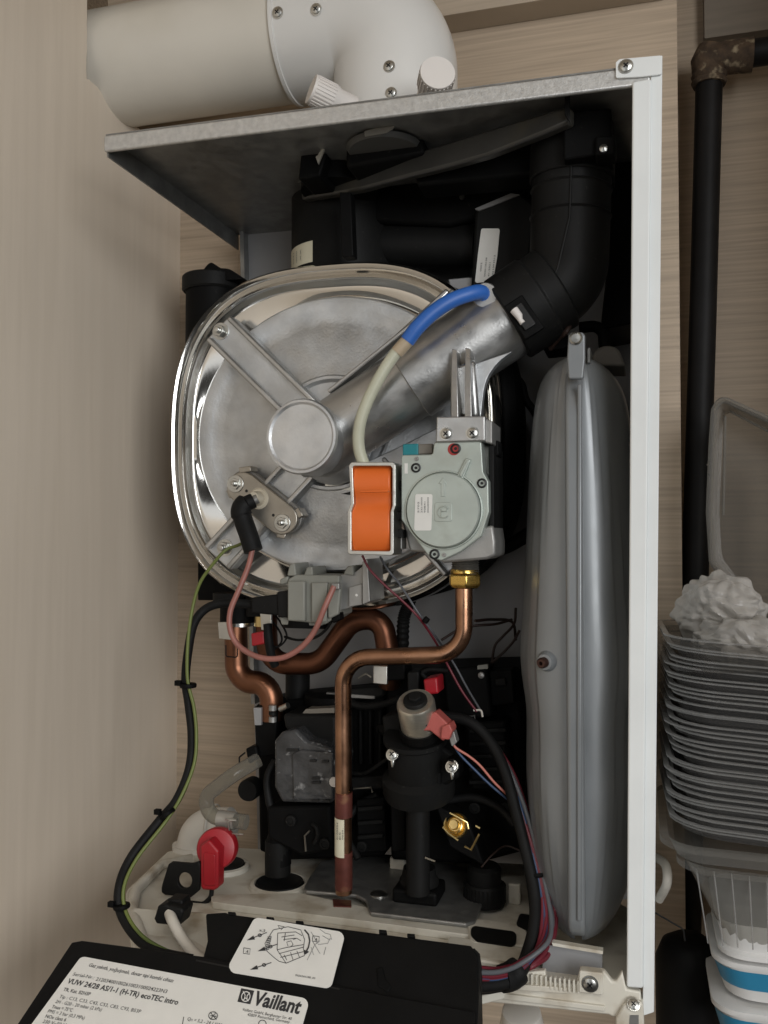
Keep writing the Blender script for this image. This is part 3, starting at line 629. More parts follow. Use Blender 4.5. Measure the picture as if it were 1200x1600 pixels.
# ------------------------------------------------------------------ black elbow
eb = T('air_elbow', 'charcoal plastic air intake elbow clipped onto upper end of aluminium pipe', 'air elbow', W(860, 520, .1))
P0, P1, P2 = W(812, 487, .086), W(888, 437, .090), W(897, 172, .088)
er = 60 * S(890, .11)
bm = nb(); tube(bm, fil([P0, P1, P2], .030, 14), er, 48); P('elbow', bm, M['black_soft'], eb, ang=50)
d = (P1 - P0).normalized()
bm = nb(); lathe(bm, [(er * 1.06, -.013), (er * 1.15, -.012), (er * 1.17, .018), (er * 1.10, .020), (er * 1.12, .034), (er * 1.0, .036)], P0, d, 48); P('collar', bm, M['black_soft'], eb, bev=.0008)
# raised latch with white clip
u = W(832, 482, .04) 
cc = W(815, 493, P0.y - er * 1.15)
q = V((d.z, 0, -d.x)).normalized()
for nm, w_, h_, off, mm, bv in (('latch', .0085, .0160, .0, 'black', .001), ('latch_recess', .0048, .0105, -.0024, 'cap_hole', .0006)):
    bm = nb(); obox(bm, cc + V((.002, off - .001, -.002)), d * w_, EY * .0022, q * h_); P(nm, bm, M[mm], eb, bev=bv)
bm = nb(); yq = cc.y - .0062
tube(bm, [W(803, 484, yq), W(811, 494, yq), W(813, 500, yq), W(817, 505, yq)], [.0034, .0030, .0020, .0022], 10); P('white_clip', bm, M['cap_plastic'], eb)
for hh in (300, 341):
    bm = nb(); c = W(893, hh, .09); c2 = (P2 - P1).normalized(); t_ = (c.z - P1.z) / c2.z; o = P1 + c2 * t_
    lathe(bm, [(er * 1.0, -.0012), (er * 1.04, 0), (er * 1.0, .0012)], o, c2, 48, False); P('rib', bm, M['black_soft'], eb)
bm = nb(); c2 = (P2 - P1).normalized(); sp0 = P1 + V((-.004, -er * 1.0, .02)); 
path = [P0 + d * .036 + V((0, -er * 1.0, 0)), P1 + V((-.006, -er * 1.0, .000)), P1 + c2 * .04 + V((.002, -er * 1.0, 0)), P1 + c2 * .085 + V((.002, -er * 1.0, 0))]
tube(bm, fil(path, .018, 6), .0011, 8); P('spine', bm, M['black_soft'], eb)
bm = nb(); lathe(bm, [(er * 1.04, 0), (er * 1.07, .001), (er * 1.07, .028), (er * 1.0, .030)], P1 + c2 * ((W(893, 285, .09).z - P1.z) / c2.z), c2, 48); P('sleeve', bm, M['black_soft'], eb)
bm = nb(); pp(bm, rp([(880, 175), (955, 168), (957, 238), (880, 250)], 4), .044, .12); P('mount_block', bm, M['black'], eb, bev=.002)
bm = nb(); pp(bm, rp([(930, 212), (962, 210), (962, 240), (930, 242)], 4), .038, .06); bo = P('boss', bm, M['black'], eb, bev=.002)
bm = nb(); lathe(bm, [(.003, 0), (.003, .002), (.001, .0028)], W(943, 233, .038), FR, 12); P('bolt_tip', bm, M['steel_bright'], eb)
bm = nb(); pp(bm, [(945, 165), (990, 160), (990, 505), (938, 515), (950, 400)], .165, .25); P('dark_filler_side', bm, M['black'], eb, bev=.002)  # added black block, stands in for the dark gap right of the elbow
bm = nb(); pp(bm, rp([(836, 505), (850, 498), (880, 520), (905, 530), (880, 545), (850, 548)], 3), .115, .15); P('lower_skirt', bm, M['black'], eb, bev=.003)

# ------------------------------------------------------------------ canister and small blocks on the left
ca = T('black_canister', 'black lidded canister half hidden behind upper left of burner door', 'canister', W(325, 520, .2))
bm = nb(); cylz(bm, 332, 445, 600, 84, .205, 40); P('body', bm, M['black'], ca)
bm = nb(); a = W(332, 458, .205); r = 47 * S(332, .205); lathe(bm, [(r * .94, 0), (r, .002), (r, .015), (r * .96, .0165), (r * .3, .019)], V((a.x, .205, a.z)), EZ, 44); P('lid', bm, M['black_soft'], ca)
bm = nb(); pp(bm, [(q.x, q.y) for q in spl([V((300, 440, 0)), V((312, 432, 0)), V((320, 418, 0)), V((330, 410, 0)), V((342, 418, 0)), V((360, 421, 0)), V((380, 436, 0))], 5)], .185, .215); P('handle', bm, M['black'], ca, bev=.002)
bm = nb(); pp(bm, rp([(309, 876), (345, 905), (420, 945), (420, 938), (309, 938)], 2), .175, .235); P('lower_block', bm, M['black'], None, 'black block below lower left of burner door rim', 'block', bev=.002)

# ================================================================== ELECTRODE
el = T('ignition_electrode', 'brownish steel electrode plate with porcelain and black rubber boot', 'ignition electrode', W(410, 850, .1))
bm = nb(); pp(bm, caps_px((379, 762), (440, 811), 25), .0985, .1035); pt = P('plate', bm, M['warm_steel'], el, bev=.0012)
bm = nb(); pp(bm, caps_px((383, 760), (446, 809), 26), .1036, .112); P('gasket_holder', bm, M['alu_dark'], el, bev=.001)
for a, b in (((373, 735), (392, 732)), ((462, 795), (470, 808)), ((432, 835), (446, 838)), ((357, 765), (362, 777))):
    bm = nb(); pp(bm, bar_px(a, b, 4.5), .0995, .115); P('tab', bm, M['warm_steel'], el, bev=.0008)
for x, y, nx in ((368, 756, 0), (441, 817, 0)):
    o = W(x, y, .0985); bm = nb(); r = 9.5 * S(x, .1); lathe(bm, [(r, 0), (r, -.0025)], o, EY, 6); lathe(bm, [(r * .5, -.0025), (r * .5, -.0055), (r * .3, -.0062), (0, -.0064)], o, EY, 16); lathe(bm, [(r * 1.5, 0), (r * 1.45, -.0008), (r, -.0009)], o, EY, 24)
    P('nut', bm, M['steel_bright'], el, bev=.0004)
for x, y in ((385, 767), (427, 805)):
    bm = nb(); lathe(bm, [(.0014, 0), (0, -.0001)], W(x, y, .0983), EY, 12); P('pin_hole', bm, M['cap_hole'], pt)
bm = nb(); lathe(bm, [(.0095, .004), (.0098, 0), (.0085, -.0012), (.0068, -.0013), (.006, -.008), (.0052, -.012), (.0, -.012)], W(404, 779, .0985), (-.0, 1, .0), 28); P('porcelain', bm, M['porcelain'], el)
bm = nb(); tube(bm, spx([(396, 782, .088), (382, 789, .084), (377, 800, .082), (381, 815, .082), (388, 835, .081), (396, 861, .080)], 6), [15 * S(380, .083) * k for k in ([.8] * 5 + [1.12] * 10 + [1.0] * 50)][:31], 20); P('rubber_boot', bm, M['rubber'], el)
bm = nb(); tube(bm, [W(403, 779, .088), W(390, 785, .086)], 7.5 * S(390, .085), 16); P('terminal', bm, M['alu_dark'], el)

# ================================================================== TRANSFORMER
tr = T('ignition_transformer', 'warm grey ignition transformer block below burner door with sheet metal bracket', 'ignition transformer', W(500, 975, .1))
bm = nb(); pp(bm, rp([(450, 905), (462, 898), (530, 899), (528, 962), (508, 975), (450, 970)], 2), .078, .118); P('housing', bm, M['grey_plastic'], tr, bev=.0018)
bm = nb(); pp(bm, [(449, 908), (476, 908), (476, 971), (449, 970)], .072, .079); P('front_step', bm, M['grey_plastic'], tr, bev=.0012)
bm = nb(); pp(bm, [(486, 910), (512, 910), (510, 972), (486, 973)], .074, .079); P('front_step', bm, M['grey_plastic'], tr, bev=.0012)
bm = nb(); pp(bm, rp([(512, 912), (530, 910), (532, 922), (528, 960), (512, 968)], 3), .073, .079); P('socket_block', bm, M['grey_plastic'], tr, bev=.0012)
bm = nb(); pp(bm, rp([(517, 911), (530, 911), (530, 921), (517, 921)], 1.5), .068, .074); P('socket', bm, M['alu_dark'], tr, bev=.0008)
for pts in ([(448, 900), (452, 882), (460, 879), (463, 900)], [(474, 900), (479, 886), (488, 885), (489, 900)], [(536, 897), (542, 885), (552, 883), (552, 900)], [(437, 905), (450, 900), (450, 912), (437, 914)]):
    bm = nb(); pp(bm, pts, .080, .116); P('lug', bm, M['grey_plastic'], tr, bev=.0012)
bm = nb(); pp(bm, [(528, 899), (556, 893), (573, 880), (575, 940), (545, 950), (528, 955)], .084, .088); br = P('bracket', bm, M['alu_dark'], tr, bev=.0006)
bm = nb(); pp(bm, rp([(545, 918), (566, 912), (566, 945), (545, 948)], 1.5), .079, .0835); P('bracket_tab', bm, M['alu_dark'], tr, bev=.0005)
bm = nb(); lathe(bm, [(.0012, 0), (.001, -.0004), (0, -.0005)], W(557, 930, .0788), EY, 12); P('tab_hole', bm, M['paper'], tr)
bm = nb(); pp(bm, rp([(566, 878), (574, 872), (578, 940), (566, 945)], 1.5), .075, .12); P('bracket_edge', bm, M['alu_dark'], tr, bev=.0006)
bm = nb(); pp(bm, rp([(436, 962), (530, 962), (500, 978), (440, 976)], 2), .082, .115); P('lower_flange', bm, M['grey_plastic'], tr, bev=.001)
bm = nb(); lathe(bm, [(.020, 0), (.021, .003), (.021, .02)], W(478, 982, .10), (0, .1, 1), 32); P('black_base', bm, M['black'], tr)
bm = nb(); pp(bm, rp([(432, 925), (450, 922), (452, 965), (434, 965)], 2), .078, .105); P('plug', bm, M['black_soft'], tr, bev=.0012)
bm = nb(); pp(bm, rp([(392, 934), (436, 928), (436, 962), (392, 958)], 3), .080, .103); P('plug_tail', bm, M['black_soft'], tr, bev=.0015)
bm = nb(); pp(bm, rp([(514, 960), (530, 957), (531, 968), (520, 974)], 1.5), .078, .09); P('outlet_plug', bm, M['black'], tr, bev=.0008)

# ================================================================== CABLES
def wire(name, pts, wpx, m, label, cat, group=None, n=10, k=8):
    bm = nb(); q = spx(pts, k); Y = sum(p[2] for p in pts) / len(pts); tube(bm, q, wpx / 2 * S(pts[0][0], Y), n)
    return P(name, bm, M[m], None, label, cat, group, ang=70)
wire('ignition_cable', [(395, 855, .080), (388, 885, .075), (374, 920, .068), (360, 955, .064), (360, 985, .062), (374, 1010, .062), (405, 1027, .062), (440, 1028, .062), (470, 1012, .062), (492, 985, .063), (507, 950, .064), (522, 916, .069)], 9, 'pink', 'pink ignition cable looping from rubber boot to grey transformer', 'cable', n=12)
wire('earth_wire', [(400, 838, .094), (372, 852, .100), (352, 860, .098), (330, 885, .085), (312, 912, .072), (301, 950, .062), (294, 1000, .058), (293, 1060, .056), (303, 1105, .055), (307, 1150, .052), (303, 1195, .046), (283, 1245, .036), (258, 1285, .022), (215, 1340, .003), (194, 1385, -.012), (197, 1425, -.02), (222, 1462, -.03), (262, 1486, -.035), (302, 1498, -.035)], 5.6, 'green', 'green and yellow earth wire looping down left of the pipes', 'cable', n=8)
wire('transformer_cable', [(400, 946, .09), (372, 943, .088), (340, 944, .085), (318, 954, .082), (303, 975, .075), (295, 1010, .068), (290, 1060, .064), (295, 1100, .062), (300, 1150, .058), (296, 1200, .050), (276, 1250, .040), (248, 1284, .025), (205, 1340, .006), (187, 1385, -.010), (189, 1425, -.018), (215, 1466, -.028), (250, 1488, -.035), (300, 1500, -.036)], 15, 'rubber', 'thick black cable running down left from transformer plug', 'cable', n=12)
for x, y, Y, a in ((294, 1071, .058, 0), (262, 1272, .026, .7), (190, 1416, -.018, .1)):
    bm = nb(); o = W(x, y, Y); s = S(x, Y); ax_ = V((math.sin(a) * -1, 0, math.cos(a))); u = V((math.cos(a), 0, math.sin(a)))
    lathe(bm, [(12.5 * s, -3.2 * s), (13.2 * s, 0), (12.5 * s, 3.2 * s)], o, ax_, 20); obox(bm, o + V((-14 * s, -.003, 4 * s)), EX * 5 * s, EY * 4 * s, EZ * 4 * s)
    P('cable_tie', bm, M['black'], None, {1071: 'upper black cable tie on the left cables, below the transformer', 1272: 'middle black cable tie on the left cables, beside the white elbow', 1416: 'lowest black cable tie on the left cables, in front of the tray end'}[y], 'cable tie', 'ties on the left cables', bev=.0004)
wire('maroon_wire', [(566, 868, .06), (578, 890, .06), (602, 915, .062), (630, 940, .066), (655, 966, .07), (680, 1002, .09), (700, 1040, .10), (722, 1080, .10), (745, 1112, .10)], 4, 'wire_red', 'thin maroon wire sagging from orange coil behind copper pipe', 'wire', n=6)
wire('slate_wire', [(594, 870, .07), (606, 890, .08), (626, 915, .08), (652, 955, .08), (676, 988, .09), (708, 1035, .11), (730, 1075, .11), (752, 1112, .10)], 3.6, 'wire_grey', 'thin slate wire hanging beside the maroon wire', 'wire', n=6)
bm = nb(); lathe(bm, [(.0024, 0), (.0028, .002), (.0024, .0045)], W(663, 972, .071), V((.6, 0, .7)), 12); P('wire_clip', bm, M['black'], None, 'tiny black clip holding the maroon and slate wires', 'clip')
for i, (pts, lab) in enumerate((([(742, 970, .15), (770, 968, .17), (800, 972, .18), (806, 1000, .19)], 'upper dark wire crossing grey panel beside the tank'), ([(690, 1000, .15), (715, 985, .16), (740, 978, .16), (775, 975, .17), (800, 968, .18)], 'dark wire crossing behind copper riser'), ([(806, 950, .18), (803, 975, .175), (785, 995, .17), (773, 1010, .17), (768, 1040, .17)], 'dark wire turning down beside the tank'), ([(812, 985, .175), (800, 1005, .17), (775, 1030, .168), (750, 1046, .168)], 'brown wire running down beside the tank'))):
    wire('thin_wire', pts, 4.5, 'brown_wire', lab, 'wire', 'thin dark wires beside the tank', n=6)
wire('lead', [(520, 968, .082), (508, 985, .09), (490, 997, .10), (465, 1000, .11), (445, 995, .12)], 4.5, 'rubber', 'short black lead curling under the transformer', 'wire', n=6)
for i, pts in enumerate(([(425, 955, .12), (440, 975, .12), (448, 995, .12), (436, 1010, .12), (420, 1008, .12)], [(420, 965, .125), (436, 985, .125), (440, 1002, .125), (428, 1016, .125)])):
    wire('sensor_wire', pts, 3.2, 'rubber', ('outer', 'inner')[i] + ' thin black sensor wire looped by the red connector', 'wire', 'sensor wires by the red connector', n=6)
wire('black_hose_link', [(800, 585, .22), (815, 600, .22), (822, 625, .22), (838, 650, .22), (842, 690, .22)], 12, 'rubber', 'black cable hanging between burner door and tank', 'cable')
wire('pump_lead', [(552, 1208, .13), (570, 1208, .12), (590, 1196, .11), (611, 1182, .105)], 6, 'rubber', 'black lead rising to left screw of the valve', 'wire', n=8)
for i, (x, Y, lab) in enumerate(((828, .2, 0),)):
    bm = nb(); pp(bm, rp([(786, 665), (812, 668), (815, 700), (790, 708)], 6), .17, .2); sw = P('side_fitting', bm, M['black'], None, 'black fitting at right of burner door rim', 'fitting', bev=.002)
wire('drain_hose', [(855, 800, .2), (830, 830, .2), (800, 850, .2), (770, 862, .2)], 22, 'rubber', 'black hose curving behind the gas valve towards the tank', 'hose')

# ================================================================== EXPANSION VESSEL
ev = T('expansion_vessel', 'tall grey expansion vessel standing edge on with raised centre seam', 'expansion vessel', W(898, 1470, .12))
yc_, hd = .130, .104
xc = W(898.5, 1000, .02).x
prof = [(556, .006, .80), (562, .019, .88), (572, .0275, .93), (590, .034, .965), (620, .0385, .985), (680, .0415, 1), (760, .0440, 1), (860, .0460, 1), (930, .0475, 1), (975, .0490, 1), (1010, .0510, 1), (1050, .0512, 1), (1085, .0490, 1), (1115, .0462, 1), (1160, .0458, 1), (1220, .0470, 1), (1300, .0452, 1), (1370, .0415, .99), (1420, .036, .97), (1447, .028, .93), (1458, .018, .88), (1464, .006, .8)]
def half(sgn):
    rings = []
    n = 90
    for y, hw, kd in prof:
        z = W(898, y, .05).z; r = []
        hw2 = hw * (1 if sgn < 0 else .98)
        for i in range(n + 1):
            t = math.pi * i / n           # from the front seam round the side to the back seam
            cx, cy = math.sin(t), -math.cos(t)
            x = hw2 * (abs(cx) ** (2 / 2.5)); yy = hd * kd * math.copysign(abs(cy) ** (2 / 2.9), cy)
            x *= 1 - .0
            # pressed step running near the front
            f = min(1, max(0, (y - 575) / 330)) * min(1, max(0, (1455 - y) / 260)); f = f * f * (3 - 2 * f)
            for t0, dp in ((.10 + .40 * f, .0016), (.20 + .58 * f, .0018)):
                q = min(1, max(0, (t - t0) / .05)); x -= dp * (q * q * (3 - 2 * q)) * min(1, hw / .04) * max(0, 1 - max(0, t - 1.2) / .8)
            x = max(x, .0005)
            r.append(V((xc + sgn * (.002 + x), yc_ + yy, z)))
        rings.append(r)
    return rings
for s, nm in ((-1, 'left_half'), (1, 'right_half')):
    bm = nb(); rr = half(s); vs = loft(bm, rr, False, False)
    ob = P('shell_half', bm, M['tank'], ev, ang=50)
    sd = ob.modifiers.new('sub', 'SUBSURF'); sd.levels = sd.render_levels = 1
zt, zb = W(898, 548, .02).z, W(898, 1468, .02).z
yz = fil([V((0, .014, zt)), V((0, .236, zt)), V((0, .236, zb)), V((0, .014, zb))], [.05, .05, .03, .016], 8, True)
bm = nb(); prism(bm, [V((xc - .0062, p.y, p.z)) for p in yz], (.0124, 0, 0)); sm = P('seam', bm, M['tank'], ev, bev=.0032, seg=4)
bm = nb(); pp(bm, [(902, 600), (909, 600), (909, 1440), (901, 1440)], .0122, .0145); P('seam_bead', bm, M['tank'], sm, bev=.001)
bm = nb(); pp(bm, rp([(886, 560), (888, 524), (893, 519), (910, 519), (914, 524), (914, 560), (911, 592), (888, 592)], 4), .0105, .016); bk = P('top_strap', bm, M['tank'], ev, bev=.001)
bm = nb(); lathe(bm, [(.0048, 0), (.0048, -.0012), (.0038, -.0022), (.0032, -.0012), (0, -.001)], W(900, 529, .0105), EY, 24); P('strap_screw', bm, M['steel_bright'], ev)
bm = nb(); pp(bm, [(918, 545), (922, 543), (922, 566), (918, 566)], .03, .05); P('clip', bm, M['steel_bright'], ev)
o = W(856, 1033, .0305); ax_ = V((-.34, -1, -.03))
bm = nb(); lathe(bm, [(.0085, -.006), (.0080, .001), (.0062, .004), (.0058, .0065), (.0045, .0068)], o, ax_, 28); P('valve_base', bm, M['tank'], ev)
bm = nb(); lathe(bm, [(.0040, .003), (.0040, .011), (.003, .0125), (.0015, .0126), (.0012, .009)], o, ax_, 20); P('valve_stem', bm, mat('dark brass stem', (.07, .035, .028), .4, .7), ev)
bm = nb(); pp(bm, [(q.x, q.y) for q in spl([V((924, 572, 0)), V((928, 550, 0)), V((945, 540, 0)), V((965, 545, 0)), V((978, 572, 0))], 5)], .10, .15); P('grey_cap', bm, mat('grey cap', (.14, .135, .125), .6), None, 'dull grey rounded cap behind top right of the tank', 'cap', bev=.003)
bm = nb(); tube(bm, fil([W(905, 512, .17), W(942, 508, .17), W(946, 560, .17)], .012, 6), 9 * S(940, .17), 14); P('vessel_hose', bm, M['rubber'], None, 'black bent hose above the tank', 'hose')
bm = nb(); tube(bm, spx([(860, 545, .1), (872, 530, .09), (885, 518, .08), (893, 500, .09)], 5), .0022, 8); P('red_lead', bm, M['brown_wire'], None, 'short brown lead above the tank strap', 'wire')
# ================================================================== COPPER PIPES LEFT
cpl = T('flow_pipe', 'short dull copper pipe with double bend at far left under the transformer', 'copper pipe', W(370, 1110, .15))
yp = .150
bm = nb(); tube(bm, fil([W(368, 960, yp), W(370, 1066, yp), W(424, 1066, yp), W(424, 1125, yp)], .018, 10), 18 * S(368, yp), 22); P('pipe', bm, M['copper_mid'], cpl, ang=60)
bm = nb(); cylz(bm, 372, 930, 972, 56, yp, 28); P('union', bm, M['black'], cpl)
bm = nb(); cylz(bm, 366, 926, 945, 66, yp, 28); P('union_collar', bm, M['rubber'], cpl)
bm = nb(); pp(bm, rp([(340, 972), (358, 972), (360, 1000), (342, 998)], 1), .126, .128); P('clip_tag', bm, M['steel_bright'], cpl, bev=.0004)
bm = nb(); a = W(381, 978, yp); lathe(bm, [(.0135, 0), (.0135, .009)], V((a.x - .004, yp, a.z)), EZ, 28, False); P('clip_band', bm, M['steel_bright'], cpl)
bm = nb(); tube(bm, fil([W(353, 1008, .128), W(353, 1026, .128), W(371, 1027, .128), W(371, 1008, .128)], .002, 3), .0006, 6); P('tag_outline', bm, M['rubber'], cpl)
rtp = T('return_pipe', 'brown tarnished copper pipe with deep sag and high hump behind the gas pipe', 'copper pipe', W(480, 1060, .14))
yq = .142
bm = nb(); tube(bm, fil([W(416, 955, yq), W(418, 1037, yq), W(500, 1037, yq), W(550, 968, yq), W(597, 966, yq), W(608, 1030, yq), W(609, 1070, yq + .01)], [0, .02, .026, .026, .022, .02, 0], 10), 17 * S(480, yq), 22); P('pipe', bm, M['copper_dark'], rtp, ang=60)
bm = nb(); cylz(bm, 414, 956, 978, 34, yq, 24); P('clip_band', bm, M['brass_pale'], rtp)
bm = nb(); pp(bm, rp([(406, 958), (424, 956), (424, 985), (408, 985)], 2), .118, .121); P('spring_clip', bm, M['steel_bright'], rtp, bev=.0005)
bm = nb(); cylz(bm, 404, 925, 962, 40, yq, 24); P('union', bm, M['rubber'], rtp)
bm = nb(); pp(bm, rp([(392, 990), (412, 986), (413, 1006), (393, 1010)], 2), .115, .13); P('red_connector', bm, M['red'], None, 'small red sensor connector beside the brown copper pipe', 'connector', bev=.001)
bm = nb(); tube(bm, spx([(418, 975, .118), (420, 1000, .116), (424, 1025, .118), (430, 1040, .122)], 6), .0042, 10); P('sensor_sleeve', bm, M['rubber'], None, 'black sleeve running down the brown copper pipe', 'sleeve')
ch = T('corrugated_conduit', 'black corrugated conduit between the copper pipes', 'conduit', W(630, 1010, .14))
bm = nb(); q = spx([(646, 925, .15), (636, 950, .15), (630, 975, .15), (629, 1040, .15)], 14); rr = [(.0062 if i % 2 else .0052) for i in range(len(q))]; tube(bm, q, rr, 14); P('tube', bm, M['black_soft'], ch, ang=20)
bm = nb(); pp(bm, rp([(583, 1040), (605, 1041), (605, 1070), (583, 1068)], 1.5), .10, .104); P('flat_clip', bm, M['steel_bright'], None, 'shiny flat spring clip hanging below gas pipe', 'clip', bev=.0006)

# ================================================================== HYDRAULICS
hy = T('hydraulic_block', 'black plastic hydraulic block filling the lower middle', 'hydraulic block', W(650, 1400, .18))
bm = nb(); pp(bm, rp([(398, 1102), (420, 1096), (600, 1080), (600, 1340), (440, 1345), (405, 1330), (402, 1180)], 6), .175, .245); P('pump_back', bm, M['black'], hy, bev=.004)
bm = nb(); pp(bm, rp([(600, 1048), (812, 1042), (822, 1330), (740, 1352), (610, 1345)], 8), .165, .245); P('valve_back', bm, M['black'], hy, bev=.004)
bm = nb(); pp(bm, rp([(690, 1045), (760, 1040), (768, 1120), (700, 1130)], 5), .14, .18); P('upper_housing', bm, M['black'], hy, bev=.003)
bm = nb(); pp(bm, [(746, 1040), (762, 1038), (762, 1045), (746, 1046)], .138, .142); P('pale_tab', bm, M['grey_plastic'], hy)
bm = nb(); lathe(bm, [(.003, 0), (.0026, .002), (0, .003)], W(752, 1055, .138), FR, 12); P('screw', bm, M['alu_dark'], hy)
bm = nb(); pp(bm, rp([(396, 1105), (418, 1098), (432, 1112), (432, 1180), (400, 1185)], 3), .14, .18); P('left_valve', bm, M['black'], hy, bev=.002)
bm = nb(); pp(bm, [(396, 1106), (408, 1106), (408, 1133), (398, 1133)], .137, .14); P('grey_tag', bm, M['rear_grey'], hy)
for y, h in ((1102, 8), (1112, 5), (1120, 8)):
    bm = nb(); cylz(bm, 426, y, y + h, 12, .132, 14); P('fitting_ring', bm, M['alu_dark'] if y != 1112 else M['black_soft'], hy)
bm = nb(); tube(bm, [W(438, 1108, .135), W(450, 1102, .132)], .003, 10); P('fitting_bolt', bm, M['steel_bright'], hy)
bm = nb(); cylz(bm, 465, 1050, 1105, 38, .19, 24); P('riser', bm, M['black_soft'], hy)
bm = nb(); pp(bm, [(510, 1078), (600, 1072), (600, 1088), (585, 1092), (510, 1096)], .16, .18); P('bridge', bm, M['black_soft'], hy, bev=.002)
bm = nb(); pp(bm, [(510, 1082), (585, 1088), (585, 1092), (510, 1088)], .157, .16); P('steel_strip', bm, M['alu_dark'], hy)
bm = nb(); pp(bm, [(478, 1108), (522, 1106), (522, 1114), (472, 1115)], .13, .16); P('label_strip', bm, M['smoke'], hy)
bm = nb(); lathe(bm, [(.026, 0), (.027, .003), (.027, .012), (.024, .014)], W(520, 1104, .17), EZ, 32); P('pump_cap', bm, M['black'], hy)
# pump
pu = T('circulation_pump', 'pump motor in crinkled clear film with dark slots', 'circulation pump', W(478, 1260, .13))
bm = nb(); pp(bm, rp([(428, 1158), (440, 1144), (462, 1140), (480, 1158), (518, 1170), (521, 1200), (520, 1256), (440, 1254), (428, 1230)], 7), .105, .165); P('motor_housing', bm, M['film'], pu, bev=.003)
bm = nb(); pp(bm, rp([(456, 1178), (470, 1172), (520, 1176), (520, 1250), (458, 1250)], 3), .102, .106); P('front_cover', bm, M['film'], pu, bev=.0012)
for x, y, w_, h_ in ((448, 1170, 18, 4.5), (484, 1187, 10, 4), (503, 1188, 10, 4), (487, 1214, 13, 4), (487, 1221, 13, 4), (487, 1249, 11, 4), (506, 1250, 9, 4)):
    bm = nb(); pp(bm, rp([(x, y), (x + w_, y), (x + w_, y + h_), (x, y + h_)], 1), .1005, .1022) if y > 1175 else pp(bm, [(x, y), (x + w_, y), (x + w_, y + h_), (x, y + h_)], .1035, .1055); P('vent_slot', bm, M['cap_hole'], pu)
bm = nb(); pp(bm, rp([(415, 1262), (515, 1258), (520, 1330), (470, 1338), (418, 1310)], 6), .11, .18); P('volute', bm, M['black'], pu, bev=.003)
bm = nb(); pp(bm, rp([(440, 1115), (525, 1118), (525, 1168), (470, 1160), (445, 1138)], 6), .125, .17); P('terminal_cover', bm, M['black_soft'], pu, bev=.003)
bm = nb(); tube(bm, fil([W(520, 1290, .13), W(434, 1296, .125), W(436, 1350, .125)], .016, 8), 19 * S(434, .125), 24); P('outlet_bend', bm, M['black'], pu)
bm = nb(); tube(bm, spx([(488, 1288, .105), (494, 1293, .102), (496, 1305, .102), (491, 1318, .104)], 4), .0016, 8); P('spring_wire', bm, M['black_soft'], pu)
bm = nb(); cylz(bm, 434, 1312, 1365, 40, .125, 24); P('outlet_stub', bm, M['black_soft'], pu)
bm = nb(); lathe(bm, [(.0045, 0), (.004, .0015), (0, .002)], W(522, 1222, .10), FR, 14); P('cap_screw', bm, M['cap_plastic'], pu)
# three way valve
tv = T('diverter_valve', 'black diverter valve topped by nickel solenoid with dark centre', 'diverter valve', W(655, 1380, .1))
ax_ = V((0, -.545, .84)).normalized()
oc = W(649, 1096, .062); r = 30 * S(649, .062)
bm = nb(); lathe(bm, [(r, -.026), (r, -.0022), (r * .93, 0), (r * .62, 0)], oc, ax_, 48, False); P('solenoid_can', bm, mat('nickel plated can', (.72, .68, .58), .32, .9, var=.08, vs=90, stretch=(1, 1, 6)), tv)
bm = nb(); lathe(bm, [(r * .66, -.003), (r * .62, .0022), (r * .56, .003), (0, .003)], oc, ax_, 40); P('plunger_ring', bm, M['black_soft'], tv)
bm = nb(); lathe(bm, [(r * .36, .003), (r * .36, .0062), (0, .0064)], oc, ax_, 6); P('plunger_hex', bm, M['black_soft'], tv, bev=.0005)
bm = nb(); lathe(bm, [(r * 1.12, -.034), (r * 1.1, -.026), (r * .95, -.0258)], oc, ax_, 40); P('can_seat', bm, M['black'], tv)
a = W(655, 1240, .105)
bm = nb(); lathe(bm, [(.030, 0), (.031, .004), (.031, .016), (.025, .020), (.025, .048), (.0275, .050), (.0275, .054)], V((a.x, .105, a.z)), (0, -.25, 1), 44); P('body', bm, M['black_soft'], tv, ang=30)
bm = nb(); pp(bm, rp([(602, 1160), (630, 1150), (690, 1165), (716, 1185), (718, 1215), (690, 1232), (612, 1205)], 8), .088, .11); P('flange', bm, M['black'], tv, bev=.003)
bm = nb(); pp(bm, rp([(596, 1120), (628, 1112), (630, 1148), (600, 1150)], 4), .10, .13); P('side_ear', bm, M['black_soft'], tv, bev=.002)
for x, y in ((613, 1179), (706, 1198)):
    screw(W(x, y, .070), (0, -.9, .4), .0042, tv)
    bm = nb(); lathe(bm, [(.0062, .016), (.0062, 0), (.005, -.001)], W(x, y, .072), EY, 20); P('screw_post', bm, M['black'], tv)
    bm = nb(); lathe(bm, [(.002, 0), (.0022, .003), (.0008, .007)], W(x + 1, y + 6, .070), (0, -.2, -1), 10); P('screw_tail', bm, M['steel_bright'], tv)
bm = nb(); cylz(bm, 653, 1236, 1395, 37, .098, 30); P('outlet_tube', bm, M['black_soft'], tv)
bm = nb(); pp(bm, rp([(625, 1206), (690, 1206), (688, 1240), (630, 1240)], 5), .085, .13); P('tube_clip', bm, M['black'], tv, bev=.003)
pc_ = T('solenoid_plug', 'salmon pink plug pushed onto side of the nickel solenoid', 'plug', W(690, 1155, .06))
bm = nb(); pp(bm, [(662, 1124), (680, 1112), (704, 1135), (706, 1148), (692, 1158), (672, 1142), (658, 1142)], .060, .076); P('shell', bm, M['pink_plug'], pc_, bev=.001)
bm = nb(); pp(bm, [(690, 1136), (702, 1131), (707, 1142), (702, 1156), (688, 1155)], .056, .074); P('collar', bm, M['pink_plug'], pc_, bev=.001)
bm = nb(); pp(bm, [(662, 1127), (667, 1127), (667, 1135), (662, 1135)], .0590, .0605); P('latch_slot', bm, M['cap_hole'], pc_)
